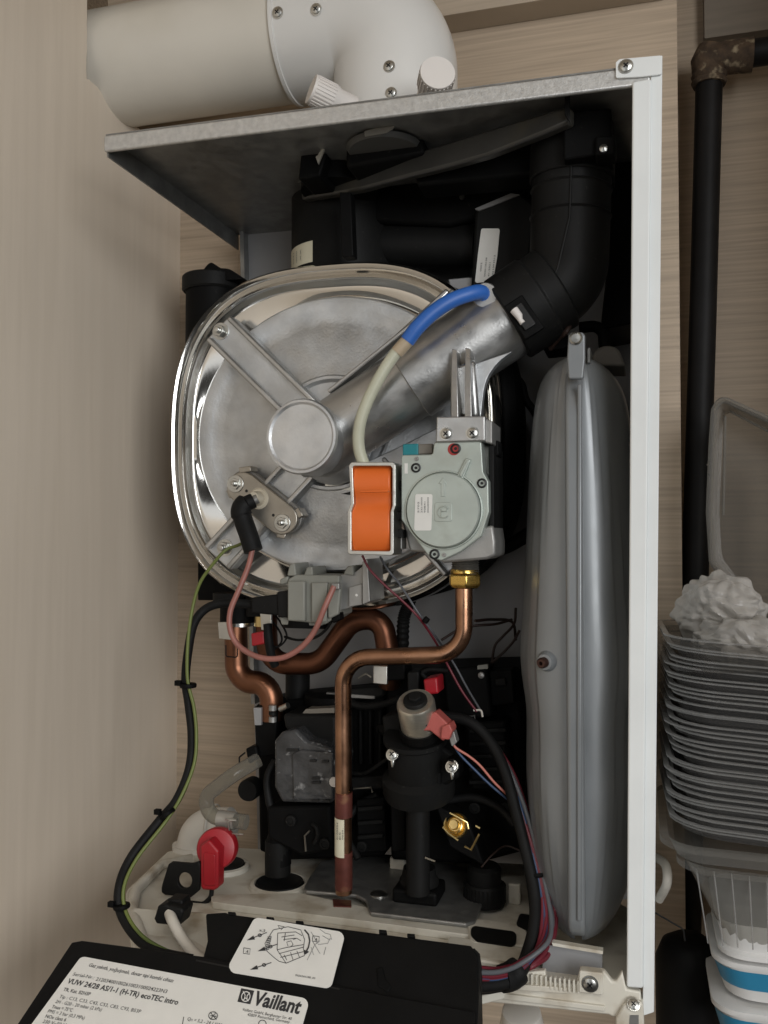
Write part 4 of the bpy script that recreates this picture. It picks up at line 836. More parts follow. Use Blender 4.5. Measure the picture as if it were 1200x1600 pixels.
bm = nb(); pp(bm, rp([(700, 1148), (709, 1142), (714, 1160), (706, 1168)], 2), .062, .072); P('wire_seal', bm, M['alu_dark'], pc_, bev=.0006)
wire('solenoid_wire', [(704, 1154, .065), (712, 1168, .066), (732, 1181, .068), (750, 1196, .070), (772, 1222, .073), (795, 1244, .076)], 4, 'wire_pink', 'pink wire running from salmon plug into harness', 'wire', n=8)
wire('solenoid_wire', [(706, 1158, .068), (718, 1178, .070), (742, 1203, .073), (768, 1228, .076), (797, 1252, .079)], 4, 'wire_blue', 'dark blue wire beneath the pink solenoid wire', 'wire', n=8)
bm = nb(); pp(bm, rp([(661, 1062), (683, 1058), (685, 1084), (664, 1086)], 3), .10, .125); rc = P('pressure_sensor', bm, M['red'], None, 'bright red pressure sensor behind the nickel solenoid', 'sensor', bev=.002)
wire('gauge_line', [(668, 1062, .12), (660, 1052, .12), (672, 1046, .12), (700, 1048, .12)], 8, 'rubber', 'black line bending above the red sensor', 'hose', n=8)
bm = nb(); tube(bm, fil([W(740, 1110, .10), W(752, 1109, .10), W(754, 1120, .10)], .002, 4), .0009, 8); P('wire_hook', bm, M['white_cable'], None, 'tiny white hook where the thin wires end', 'hook')
# brass plug in its black seat
bp = T('brass_plug', 'round brass plug held by a wire clip in black seat', 'brass plug', W(715, 1320, .1))
n_ = V((-.12, -.92, .36)).normalized(); o = W(711, 1289, .098); s = S(711, .098)
bm = nb(); u, v, d3 = frame(n_); obox(bm, W(722, 1298, .112), (W(748, 1312, .112) - W(722, 1298, .112)) * 1.05, EY * .012, (W(712, 1268, .112) - W(722, 1298, .112)) * 1.1); P('seat', bm, M['black'], bp, bev=.002)
bm = nb(); lathe(bm, [(19 * s, -.006), (19 * s, .0), (17.5 * s, .001), (15 * s, -.0004), (14 * s, -.001), (13 * s, .002), (11.5 * s, .0025), (9.5 * s, .0012), (8 * s, .0012), (7.4 * s, .004), (6.6 * s, .0046), (0, .0044)], o, n_, 40); P('plug', bm, M['brass_pale'], bp, ang=30)
for p in ([(692, 1292), (700, 1301), (716, 1313)], [(703, 1270), (716, 1277), (730, 1285), (732, 1295)], [(743, 1290), (750, 1294)], [(726, 1322), (736, 1328), (749, 1303)]):
    bm = nb(); tube(bm, [W(x, y, .090) for x, y in p], .0010, 8); P('wire_clip', bm, M['brass_pale'], bp)
# foot plates of the pipes
pl_ = rp([(474, 1394), (482, 1378), (500, 1352), (560, 1338), (650, 1342), (770, 1372), (748, 1432), (742, 1446), (728, 1450), (578, 1432), (572, 1412), (556, 1404), (478, 1398)], 5)
mp = T('mounting_plate', 'grey steel mounting plate under the copper and black pipe feet', 'mounting plate', WZ(620, 1430, ZF))
bm = nb(); prism(bm, [WZ(x, y, ZF + .0065) for x, y in pl_], (0, 0, .0035)); P('plate', bm, M['galv'], mp, bev=.0012)
bm = nb(); lathe(bm, [(.0075, 0), (.0075, .001), (.005, .0024), (0, .003)], WZ(592, 1398, ZF + .010), EZ, 20); P('dimple', bm, M['steel_bright'], mp)
bm = nb(); prism(bm, [WZ(x, y, ZF + .002) for x, y in rp([(515, 1421), (565, 1424), (560, 1430), (520, 1429)], 2)], (0, 0, .0015)); P('tongue', bm, M['galv'], mp)
bm = nb(); prism(bm, [WZ(x, y, ZF + .004) for x, y in ((520, 1410), (549, 1412), (549, 1422), (521, 1421))], (0, 0, .003)); P('tongue_slot', bm, M['copper_red'], mp)
bt = T('pipe_boot', 'black square boot at foot of black outlet tube', 'pipe boot', WZ(655, 1420, ZF + .01))
ob_ = WZ(655, 1402, ZF + .010); s = S(655, .10)
bm = nb(); obox(bm, ob_ + EZ * .006, EX * 36 * s, EY * .018, EZ * .006); P('base', bm, M['black'], bt, bev=.003, seg=3)
bm = nb(); lathe(bm, [(31 * s, .012), (31 * s, .016), (27 * s, .019), (27 * s, .021), (25 * s, .026)], ob_, EZ, 36); P('ring', bm, M['black_soft'], bt)
kn = T('black_knob_valve', 'black ribbed screw cap standing on right of tray', 'screw cap', WZ(756, 1425, ZF))
ok = WZ(757, 1410, ZF + .004); s = S(757, .1)
bm = nb(); lathe(bm, [(33 * s, 0), (34 * s, .002), (33 * s, .016), (30 * s, .018)], ok, EZ, 40)
for i in range(30):
    a = 2 * math.pi * i / 30; q = V((math.cos(a), math.sin(a), 0)); obox(bm, ok + q * 33.5 * s + EZ * .009, q * .0006, V((-q.y, q.x, 0)) * .0009, EZ * .007)
P('skirt', bm, M['black_soft'], kn, bev=0)
bm = nb(); lathe(bm, [(27 * s, .018), (27 * s, .030), (22 * s, .033), (0, .034)], ok, EZ, 36); P('cap', bm, M['black_soft'], kn)
wire('cap_lead', [(752, 1355, .10), (770, 1335, .11), (790, 1322, .12), (815, 1330, .12)], 3, 'brown_wire', 'thin brown lead arching over the black screw cap', 'wire', n=6)

# ================================================================== LEFT FITTINGS
dh = T('drain_hose_bend', 'clear bent drain hose clamped to black fitting on left', 'clear hose', W(345, 1290, .11))
yd = .118
bm = nb(); tube(bm, fil([W(404, 1187, yd + .02), W(362, 1212, yd), W(318, 1246, yd), W(330, 1276, yd - .004), W(385, 1285, yd - .004)], [0, .02, .012, .014, 0], 9), 11.5 * S(340, yd), 18); P('hose', bm, M['hose_clear'], dh, ang=60)
bm = nb(); tube(bm, [W(342, 1279, yd - .004), W(368, 1283, yd - .004)], 13.5 * S(340, yd), 20); P('clamp', bm, mat('clear clamp', (.40, .38, .34), .2, .4), dh)
bm = nb(); tube(bm, fil([W(352, 1280, .10), W(381, 1281, .10), W(357, 1282, .098), W(358, 1302, .098), W(380, 1304, .098)], .002, 3), .0009, 8); P('wire_clip', bm, M['steel_bright'], dh)
bm = nb(); tube(bm, fil([W(383, 1176, .13), W(374, 1183, .13), W(374, 1194, .13)], .002, 3), .0008, 8); P('wire_loop', bm, M['rubber'], dh)
bm = nb(); pp(bm, rp([(383, 1170), (400, 1165), (404, 1185), (388, 1195)], 3), .135, .16); P('upper_socket', bm, M['black'], dh, bev=.002)
bm = nb(); lathe(bm, [(.0098, 0), (.0108, .003), (.0105, .016)], W(386, 1236, .16), EY, 28); P('rubber_stop', bm, M['rubber'], None, 'small round black stopper behind the clear hose', 'stopper')
wc = T('white_elbow', 'white plastic waste elbow behind the red tap', 'waste elbow', W(305, 1345, .2))
bm = nb(); tube(bm, fil([W(360, 1292, .2), W(312, 1292, .2), W(300, 1345, .2)], .02, 10), 29 * S(305, .2), 28); P('bend', bm, M['white_plastic'], wc)
bm = nb(); cylz(bm, 303, 1318, 1342, 66, .2, 32); P('socket', bm, M['white_plastic'], wc)
bm = nb(); lathe(bm, [(.0205, -.0015), (.0218, 0), (.0205, .0015)], W(334, 1290, .2), EX, 28, False); P('ring', bm, M['white_plastic'], wc)
rk = T('red_tap', 'red tap handle pointing down beside black bracket', 'tap handle', W(330, 1395, .09))
n_ = V((.22, -.95, .2)).normalized(); o = W(338, 1326, .088); s = S(338, .088)
bm = nb(); lathe(bm, [(31 * s, -.010), (31 * s, .0), (29 * s, .0022), (20 * s, .0035), (0, .004)], o, n_, 36); P('disc', bm, M['red'], rk)
bm = nb(); pp(bm, rp([(312, 1322), (326, 1312), (341, 1330), (340, 1388), (334, 1392), (316, 1391), (313, 1386)], 5), .074, .088); P('lever', bm, M['red'], rk, bev=.0022, seg=3)
bm = nb(); pp(bm, rp([(317, 1332), (336, 1335), (337, 1384), (318, 1384)], 4), .0728, .075); P('lever_face', bm, M['red'], rk, bev=.0008)
bm = nb(); tube(bm, fil([W(331, 1388, .08), W(330, 1402, .078), W(318, 1413, .076), W(284, 1409, .074)], .006, 5), .0021, 10); P('retaining_strap', bm, M['rubber'], None, 'black strap tying red tap handle to the cable clamp', 'strap')
bkt = nb()
outer = rp([(264, 1347), (302, 1350), (308, 1342), (313, 1352), (311, 1392), (296, 1404), (288, 1402), (252, 1398), (252, 1385)], 5)
c_ = (288.5, 1376); nn = 40; op = []
import bisect
def castray(poly, c, a):
    dx, dy = math.cos(a), math.sin(a); best = 0
    for i in range(len(poly)):
        x1, y1 = poly[i]; x2, y2 = poly[(i + 1) % len(poly)]; ex, ey = x2 - x1, y2 - y1; den = dx * ey - dy * ex
        if abs(den) < 1e-9: continue
        t = ((x1 - c[0]) * ey - (y1 - c[1]) * ex) / den; u = ((x1 - c[0]) * dy - (y1 - c[1]) * dx) / den
        if 0 <= u <= 1 and t > best: best = t
    return (c[0] + dx * best, c[1] + dy * best)
ang_ = [2 * math.pi * i / nn for i in range(nn)]
fo = [W(*castray(outer, c_, a), .076) for a in ang_]; fi = [W(c_[0] + 11 * math.cos(a), c_[1] + 12.5 * math.sin(a), .076) for a in ang_]
dy = V((0, .004, 0)); vs = [[bkt.verts.new(p) for p in r] for r in (fo, fi, [p + dy for p in fi], [p + dy for p in fo])]
for a, b in ((0, 1), (1, 2), (2, 3), (3, 0)):
    for i in range(nn): bkt.faces.new((vs[a][i], vs[a][(i + 1) % nn], vs[b][(i + 1) % nn], vs[b][i]))
P('holed_bracket', bkt, M['black_soft'], None, 'flat black bracket with round hole left of red tap', 'bracket', bev=.0008)
cc_ = T('cable_clamp', 'black cable clamp gripping end of the white cable', 'cable clamp', W(263, 1450, .06))
bm = nb(); pp(bm, rp([(262, 1405), (284, 1407), (286, 1418), (284, 1424), (262, 1420), (258, 1414)], 3), -.002, .012); P('neck', bm, M['black_soft'], cc_, bev=.0015)
bm = nb(); pp(bm, rp([(246, 1416), (258, 1413), (264, 1416), (284, 1420), (286, 1426), (280, 1448), (244, 1444), (240, 1436)], 4), -.010, .008); P('jaw', bm, M['black_soft'], cc_, bev=.002)
wire('white_mains_cable', [(265, 1427, -.008), (271, 1442, -.016), (284, 1466, -.022), (300, 1486, -.028), (318, 1502, -.034)], 17, 'white_cable', 'thick white cable leaving the black clamp towards the control box', 'cable', n=16)

# ================================================================== HARNESS
hn = T('wiring_harness', 'thick bundle of maroon, grey and blue wires curving into right end of control box', 'wiring harness', W(845, 1500, .02))
base = [(690, 1118, .10), (735, 1128, .095), (768, 1160, .09), (792, 1205, .08), (812, 1265, .07), (830, 1330, .058), (842, 1390, .045), (846, 1440, .03), (836, 1488, .012), (808, 1520, -.004), (775, 1532, -.018), (742, 1532, -.03)]
rnd = random.Random(11)
cols = ['rubber', 'rubber', 'black_soft', 'wire_red', 'wire_red', 'wire_red', 'wire_grey', 'wire_blue', 'wire_red', 'wire_grey', 'wire_grey', 'wire_red', 'wire_red', 'wire_blue', 'black_soft', 'wire_red', 'wire_grey', 'wire_red', 'wire_red', 'wire_grey', 'wire_blue', 'wire_red', 'wire_grey', 'wire_red', 'wire_grey', 'wire_red']
for i, m in enumerate(cols):
    sx, syy = rnd.uniform(-1, 1), rnd.uniform(-1, 1); st = 0 if m in ('rubber', 'black_soft') else 1
    q = []
    for j, (x, y, Y) in enumerate(base):
        if j < st: continue
        w_ = (3 + 18 * min(1, max(0, (j - 2) / 6))) * (1 if j < 10 else .95)
        wob = rnd.uniform(-2.2, 2.2); kx = (sx * .62 + .45) if m not in ('rubber', 'black_soft') else (sx * .3 - .6)
        tx = 1 if j < 9 else .25; ty = .15 if j < 8 else 1
        q.append((x + (kx * w_ + wob) * tx, y + (kx * w_ * -1 + wob) * ty * .85, Y + syy * .006))
    bm = nb(); tube(bm, spx(q, 6), (.0046 if m == 'rubber' else .0030 if m == 'black_soft' else .0018), 8); P('strand', bm, M[m], hn, ang=70)
bm = nb(); q = spx([(812, 1515, -.003), (798, 1525, -.008), (784, 1530, -.014)], 5); tube(bm, q, [.0092, .0096, .0097, .0096, .0097, .0097, .0096, .0096, .0095, .0094, .0092][:len(q)], 16); P('tape_wrap', bm, M['rubber'], hn)
bm = nb(); lathe(bm, [(.0092, -.0015), (.0098, 0), (.0092, .0015)], W(840, 1366, .05), V((.22, -.2, -1)), 18); P('tie', bm, M['black'], hn)
for pts in ([(776, 1180, .100), (806, 1245, .088), (846, 1318, .06), (862, 1385, .045), (868, 1440, .035), (858, 1488, .02), (838, 1506, .006), (806, 1522, -.004), (770, 1533, -.018)], [(784, 1200, .100), (818, 1276, .080), (851, 1345, .055), (866, 1410, .04), (858, 1470, .022), (840, 1500, .008), (800, 1526, -.008), (765, 1536, -.02)]):
    bm = nb(); tube(bm, spx(pts, 6), .0020, 8); P('outer_strand', bm, M['wire_red'], hn, ang=70)
# ------------------------------------------------------------------ small clutter on the hydraulics, all black on black
def cl(pts, y0, y1, name='rib', m='black_soft', r=2, bev=.0012, par=None):
    bm = nb(); pp(bm, rp(pts, r), y0, y1); return P(name, bm, M[m], par or hy, bev=bev)
for x in (545, 560, 575, 590): cl([(x, 1110), (x + 5, 1110), (x + 6, 1195), (x, 1195)], .168, .178, 'rib')
cl([(548, 1215), (600, 1212), (602, 1232), (550, 1236)], .15, .18, 'clamp_bar'); cl([(556, 1250), (600, 1246), (604, 1330), (560, 1334)], .155, .18, 'port_block', 'black', 4)
for y in (1262, 1284, 1306): cl([(558, y), (598, y - 3), (598, y + 4), (558, y + 7)], .150, .157, 'port_ring', r=2)
cl([(725, 1130), (790, 1126), (800, 1240), (735, 1236)], .135, .17, 'manifold', 'black', 6, .003)
for y in (1140, 1160, 1180, 1200, 1220): cl([(732, y), (790, y - 2), (791, y + 4), (733, y + 6)], .131, .137, 'manifold_rib', r=1)
cl([(764, 1048), (800, 1046), (804, 1100), (768, 1104)], .15, .17, 'sensor_housing', 'black', 4); cl([(772, 1060), (790, 1059), (791, 1072), (773, 1073)], .147, .151, 'sensor_plug', 'black_soft', 2)
cl([(610, 1250), (632, 1248), (634, 1330), (612, 1332)], .12, .165, 'channel', 'black', 5); cl([(600, 1040), (632, 1037), (634, 1062), (602, 1064)], .125, .15, 'hose_end', 'black', 4)
cl([(636, 1050), (654, 1049), (655, 1090), (637, 1091)], .115, .14, 'seal_block', 'grey_plastic' if False else 'black_soft', 3)
for x, y, Y in ((540, 1140, .165), (596, 1140, .165), (742, 1262, .13), (790, 1262, .15), (566, 1322, .152), (455, 1282, .108), (508, 1318, .108)):
    bm = nb(); lathe(bm, [(.0052, 0), (.0048, .002), (.003, .0024), (.0028, .0012), (0, .0012)], W(x, y, Y), FR, 16); P('boss', bm, M['black_soft'], hy)
for pts in ([(545, 1098, .15), (570, 1104, .145), (600, 1100, .14), (624, 1092, .13)], [(700, 1250, .12), (740, 1246, .118), (780, 1262, .11), (806, 1290, .10)], [(560, 1342, .14), (540, 1300, .15), (556, 1262, .16), (590, 1240, .16)], [(430, 1188, .13), (418, 1214, .125), (420, 1250, .12), (430, 1280, .12)]):
    bm = nb(); tube(bm, spx(pts, 6), .0034, 10); P('hose', bm, M['rubber'], hy, ang=70)
for pts in ([(552, 1232, .148), (580, 1230, .148), (582, 1238, .148)], [(726, 1120, .13), (742, 1118, .13), (742, 1132, .13)], [(478, 1330, .106), (476, 1306, .104), (484, 1298, .103)], [(560, 1060, .12), (572, 1052, .12), (580, 1058, .12)], [(664, 1340, .09), (680, 1346, .09)]):
    bm = nb(); tube(bm, [W(*q) for q in pts], .0008, 6); P('spring_clip', bm, M['steel_bright'], hy)
# ================================================================== CONTROL BOX
TH = math.radians(31)
BU, BN = V((0, math.cos(TH), math.sin(TH))), V((0, -math.sin(TH), math.cos(TH)))
BO = W(400, 1440, -.038)
def B(px, py, off=0.0): return WP(px, py, BO + BN * off, BN)
cb = T('control_box', 'black electronics box folded down in front with two white labels', 'control box', BO)
def slab(pts, z, dep, m='dark_box', name='lid', bev=.002, seg=3, parent=None):
    bm = nb(); prism(bm, [B(x, y, z) for x, y in pts], BN * -dep); return P(name, bm, M[m], parent or cb, bev=bev, seg=seg)
slab(rp([(112, 1472), (128, 1469), (318, 1494), (530, 1540), (742, 1580), (735, 1700), (-40, 1700)], 4), .0035, .03, name='front_cover')
slab(rp([(321, 1427), (352, 1425), (360, 1428), (736, 1477), (747, 1492), (748, 1560), (740, 1720), (180, 1720), (316, 1500), (324, 1470)], 4), 0, .03, name='rear_cover')
slab(rp([(738, 1478), (750, 1490), (749, 1528), (741, 1524)], 2), -.001, .02, m='black_soft', name='end_cap', bev=.001)
for x, y in ((416, 1434), (462, 1440), (592, 1454), (636, 1460), (356, 1426)):
    slab(rp([(x, y - 2), (x + 12, y - 1), (x + 12, y + 4), (x, y + 3)], 1), .001, .004, name='snap_tab', bev=.0005)
for pts in (rp([(588, 1512), (598, 1510), (602, 1528), (612, 1540), (606, 1550), (590, 1540)], 3), rp([(572, 1545), (588, 1548), (600, 1580), (590, 1594), (574, 1580)], 3)):
    slab(pts, .0012, .003, m='black', name='moulded_arrow', bev=.0008)
slab([(306, 1499), (530, 1544), (530, 1546.5), (306, 1501.5)], .0037, .0006, m='cap_hole', name='step_joint', bev=0)
# labels
l2 = slab(rp([(398, 1433), (540, 1457), (517, 1545), (352, 1518)], 11), .0042, .0004, m='paper', name='instruction_label', bev=0)
l1 = slab(rp([(127, 1494), (484, 1561), (462, 1640), (20, 1640)], 11), .0042, .0004, m='paper', name='rating_label', bev=0)
OFF = .0045
ux = (B(400, 1560, OFF) - B(200, 1522, OFF)).normalized()
uy = BN.cross(ux)
def lt(s, x0, y0, x1, y1, h, m='ink', bold=0.0, par=l1, shear=0):
    a, b = B(x0, y0, OFF), B(x1, y1, OFF); u = b - a
    txt(s, a, u, BN.cross(u), u.length, M[m], par, h=h * S(x0, -.07) if h else None, bold=bold, shear=shear)
lt('Gaz yakıtlı, yoğuşmalı, duvar tipi kombi cihazı', 138, 1510, 270, 1535, 5.5, bold=.006, shear=.15)
lt('Serial-Nr.:', 113, 1524, 146, 1530, 5.0)
lt('21203400100261003100024223N3', 149, 1532, 260, 1552, 5.4, bold=.004)
lt('VUW 24/28 AS/1-1 (H-TR) ecoTEC intro', 104, 1536, 277, 1570, 7.6, bold=.022)
lt('TR, Kat. II2H3P', 98, 1548, 140, 1556, 5.0, bold=.012)
lt('Tip : C13, C33, C43, C53, C83, C93, B53P', 92, 1559, 219, 1583, 4.8)
lt('2H - G20 - 20 mbar (2 kPa)', 86, 1567, 158, 1580, 4.8)
lt('Tmax = 75°C', 80, 1575, 112, 1581, 4.8, bold=.008)
lt('PMS = 3 bar (0,3 MPa)', 74, 1582, 131, 1593, 4.8)
lt('NOx class 6', 70, 1590, 102, 1596, 4.8, bold=.008)
lt('230 V~50 Hz', 66, 1598, 105, 1605, 4.8)
lt('Vaillant', 393, 1569, 467, 1584, 21, bold=.03)
lt('Vaillant GmbH, Berghauser Str. 40', 378, 1579, 455, 1594, 4.2)
lt('42859 Remscheid, Germany', 386, 1587, 452, 1599, 4.2)
lt('Qn = 5,2 - 24,1 kW', 292, 1594, 345, 1604, 4.8)
def poly(pts, m, name, par, off=OFF, dep=.0002):
    bm = nb(); prism(bm, [B(x, y, off) for x, y in pts], BN * -dep); return P(name, bm, M[m], par)
def strokes(lines, wpx, m, name, par, off=OFF):
    bm = nb(); r = wpx / 2 * S(450, -.06)
    for L in lines: tube(bm, [B(x, y, off) for x, y in L], r, 6)
    return P(name, bm, M[m], par)
poly([(377, 1544), (397, 1548), (391, 1569), (371, 1565)], 'ink', 'emblem', l1, OFF)
strokes([[(384 + 6.5 * math.cos(a) - 1.5 * math.sin(a), 1557 + 7.5 * math.sin(a) + 1 * math.cos(a)) for a in [i * .35 for i in range(19)]], [(380, 1549), (383, 1555), (382, 1561)], [(390, 1551), (386, 1556), (386, 1562)], [(379, 1563), (384, 1559), (388, 1564)]], 1.4, 'paper', 'emblem_hare', l1, OFF + .0002)
strokes([[(333 + 7 * math.cos(a), 1587 + 6 * math.sin(a)) for a in [i * .35 for i in range(19)]], [(329, 1582), (333, 1587), (329, 1593)], [(338, 1582), (333, 1587), (338, 1593)], [(329, 1587), (338, 1588)]], 1.1, 'ink', 'round_mark', l1)
strokes([[(287, 1589), (283, 1612)], [(410 + 6 * math.cos(a), 1600 + 6 * math.sin(a)) for a in [i * .35 for i in range(19)]]], 1.0, 'ink', 'table_rule', l1)
# drawing on the small label: ghosted boiler body, three arrows, turning arrow
D = []
D += [[(427, 1453), (450, 1448), (470, 1453), (476, 1468), (474, 1482), (476, 1493), (447, 1505), (436, 1502), (428, 1496), (417, 1486), (414, 1474), (420, 1464), (427, 1453)]]
D += [[(434, 1458), (433, 1484), (447, 1505)], [(434, 1458), (462, 1456), (472, 1462)], [(433, 1484), (450, 1480), (474, 1476)], [(437, 1451), (434, 1446), (444, 1448), (439, 1453)]]
D += [[(450, 1478), (448, 1472), (455, 1470), (458, 1476), (453, 1480)], [(458, 1468), (464, 1466), (470, 1470)], [(436, 1490), (474, 1480)], [(438, 1496), (474, 1487)], [(444, 1492), (448, 1500)], [(454, 1488), (458, 1500)], [(464, 1486), (468, 1496)], [(440, 1464), (460, 1461)], [(443, 1468), (462, 1466)], [(446, 1458), (444, 1470)]]
for i in range(7): D.append([(418 - i * .6, 1464 + i * 3), (424 - i * .6, 1463 + i * 3), (424 - i * .6, 1465 + i * 3), (418 - i * .6, 1466.5 + i * 3)])
strokes(D, .95, 'ink', 'line_drawing', l2)
strokes([[(486, 1456), (492, 1466), (496, 1474)], [(488, 1470), (494, 1480), (500, 1490)], [(500, 1452), (508, 1458), (516, 1460), (518, 1468)], [(504, 1462), (514, 1468)], [(486, 1480), (490, 1492)], [(509, 1480), (506, 1492)], [(497, 1476), (512, 1474), (516, 1466)], [(480, 1500), (492, 1476), (500, 1470)]], .8, 'ink_grey', 'ghost_drawing', l2)
strokes([[(476, 1453), (482, 1460), (484, 1470), (482, 1480), (479, 1486)]], 2.3, 'ink', 'turn_arrow', l2)
poly([(475, 1484), (483, 1487), (475.5, 1492)], 'ink', 'arrow_head', l2, OFF + .0002)
for (x0, y0), (x1, y1) in (((417, 1457), (386, 1469)), ((434, 1475), (403, 1486)), ((424, 1504), (391, 1515))):
    dx, dyy = x1 - x0, y1 - y0; n = math.hypot(dx, dyy); dx /= n; dyy /= n; hx_, hy_ = x1 - dx * 12, y1 - dyy * 12
    strokes([[(x0, y0), (hx_, hy_)], [(x0 + dx * 12 + 2.6 * math.cos(a), y0 + dyy * 12 + 2.2 * math.sin(a)) for a in [i * .6 for i in range(12)]]], 1.3, 'ink', 'arrow_shaft', l2)
    poly([(x1, y1), (hx_ - dyy * 3.2, hy_ + dx * 3.2), (hx_ + dyy * 3.2, hy_ - dx * 3.2)], 'ink', 'arrow_head', l2, OFF + .0002)
lt('x3', 404, 1455, 413, 1457, 5.5, par=l2); 
for x, y in ((386, 1486), (494, 1467)):
    strokes([[(x - 5, y - 5), (x + 5, y - 3.5), (x + 4, y + 5), (x - 6, y + 3.5), (x - 5, y - 5)]], .9, 'ink', 'letter_frame', l2)
    lt('A', x - 2.4, y + 2.6, x + 1.6, y + 3.2, 5.0, par=l2, bold=.01)
lt('0020266188_00', 461, 1525, 492, 1530, 3.2, par=l2)

# ================================================================== RIGHT NICHE
ip = T('iron_gas_pipe', 'black painted iron pipe with rusty tee running down right niche', 'iron pipe', W(1085, 1600, YB))
yi = .318
bm = nb(); tube(bm, [W(1108, 128, yi), W(1098, 500, yi), W(1086, 900, yi), W(1070, 1640, yi)], 20.5 * S(1095, yi), 28); P('pipe', bm, M['gas_black'], ip)
bm = nb(); a, b = W(1108, 134, yi), W(1108, 112, yi); rr = 26 * S(1108, yi)
lathe(bm, [(rr * .95, 0), (rr * 1.05, .004), (rr * .95, .006), (rr * 1.05, .010), (rr * .95, .014)], a, b - a, 28); P('joint_ring', bm, M['rust'], ip)
bm = nb(); tube(bm, [W(1106, 118, yi), W(1106, 95, yi), W(1110, 74, yi)], [rr * .92, rr, rr * .75], 24); tube(bm, [W(1104, 96, yi - .002), W(1135, 90, yi - .002), W(1176, 86, yi - .002)], [rr * .85, rr * .95, rr], 24); P('tee', bm, M['rust'], ip)
bm = nb(); tube(bm, [W(1172, 84, yi), W(1330, 60, yi)], 21 * S(1172, yi), 24); P('branch', bm, M['gas_black'], ip)

def tray_shell(w, d, h, wall, r, rim, bm=None, n=6, taper=.010, ribs=0, lip=.004):
    """open rounded tray: base, tapering wall and flat rim; origin at base centre"""
    bm = bm or nb()
    def ringpts(w, d, r, z): return fil([V((-w / 2, -d / 2, z)), V((w / 2, -d / 2, z)), V((w / 2, d / 2, z)), V((-w / 2, d / 2, z))], r, n, True)
    def rib(p, k):
        return p
    R = [ringpts(w - taper * 2, d - taper * 2, r, 0), ringpts(w - taper, d - taper, r, h * .5), ringpts(w, d, r, h), ringpts(w + rim * 2, d + rim * 2, r + rim, h), ringpts(w + rim * 2, d + rim * 2, r + rim, h - lip)]
    if ribs:
        for ri in (0, 1, 2):
            z = R[ri][0].z; c = ringpts(w - taper * (2 - ri), d - taper * (2 - ri), r, z); out = []
            # resample along the outline and push every other point in
            tot = 0; seg = []
            for a, b in zip(c, c[1:] + c[:1]): seg.append((tot, a, b)); tot += (b - a).length
            for k in range(ribs * 2):
                s = tot * k / (ribs * 2)
                for st, a, b in reversed(seg):
                    if s >= st: q = a.lerp(b, (s - st) / max(1e-9, (b - a).length)); break
                cen = V((0, 0, z)); q = q + (cen - q).normalized() * (.0012 if k % 2 else 0); out.append(q)
            R[ri] = out
        for ri in (3, 4):
            z = R[ri][0].z; c = ringpts(w + rim * 2, d + rim * 2, r + rim, z); out = []; tot = 0; seg = []
            for a, b in zip(c, c[1:] + c[:1]): seg.append((tot, a, b)); tot += (b - a).length
            for k in range(ribs * 2):
                s = tot * k / (ribs * 2)
                for st, a, b in reversed(seg):
                    if s >= st: out.append(a.lerp(b, (s - st) / max(1e-9, (b - a).length))); break
            R[ri] = out
    loft(bm, R, False); bm.faces.new([v for v in bm.verts[:0]] or [bm.verts.new(p) for p in R[0]])
    return bm
def place(o, loc, rot=(0, 0, 0)): o.location = loc; o.rotation_euler = rot; return o
def P0_(name, bm, mat_, **k):
    o = P(name, bm, mat_, None, **k); off = ORG[o.name]
    for v in o.data.vertices: v.co += off
    return o
# stack of nested ribbed trays
x0 = W(1036, 1150, .06).x; yt0 = .05
tw, td = .165, .17
c_x, c_y = x0 + tw / 2 + .006, yt0 + td / 2
zt = W(1100, 1005, .08).z; zb_ = W(1100, 1295, .08).z
n_t = 33; first = None
for i in range(n_t):
    if first is None:
        bm = tray_shell(tw, td, .008, .001, .030, .004, taper=.005, lip=.0012); first = P0_('food_tray', bm, M['clear_rib'], label='clear ribbed food tray inside the tall nested stack beside the boiler', cat='food tray', group='nested clear trays'); o = first; o.data.materials.append(M['clear_rim_lit'])
        zmx = max(v.co.z for v in o.data.vertices)
        for p in o.data.polygons:
            if p.center.z > zmx - .0011: p.material_index = 1
    else:
        o = first.copy(); C.objects.link(o); ORG[o.name] = V()
    rnd_ = random.Random(40 + i)
    place(o, (c_x + rnd_.uniform(-.003, .003), c_y + rnd_.uniform(-.003, .003), zb_ + (zt - zb_) * (i + .2 + rnd_.uniform(-.22, .22)) / n_t - .004), (math.radians(rnd_.uniform(-.5, .5)), math.radians(3.6 + rnd_.uniform(-.35, .35)), math.radians(rnd_.uniform(-.9, .9) + 1.5)))
o['label'] = 'topmost clear ribbed food tray of the nested stack, right under the plastic bags'
first['label'] = 'lowest clear ribbed food tray of the nested stack, lying on the flat lid'
top = P0_('stack_cover', tray_shell(tw + .004, td + .004, .030, .001, .034, .003, taper=.03), M['clear_rib'], label='rounded clear lid upside down on top of the tray stack', cat='lid')
place(top, (c_x + .002, c_y, zt + .016), (math.pi, math.radians(-3.6), math.radians(1.5)))
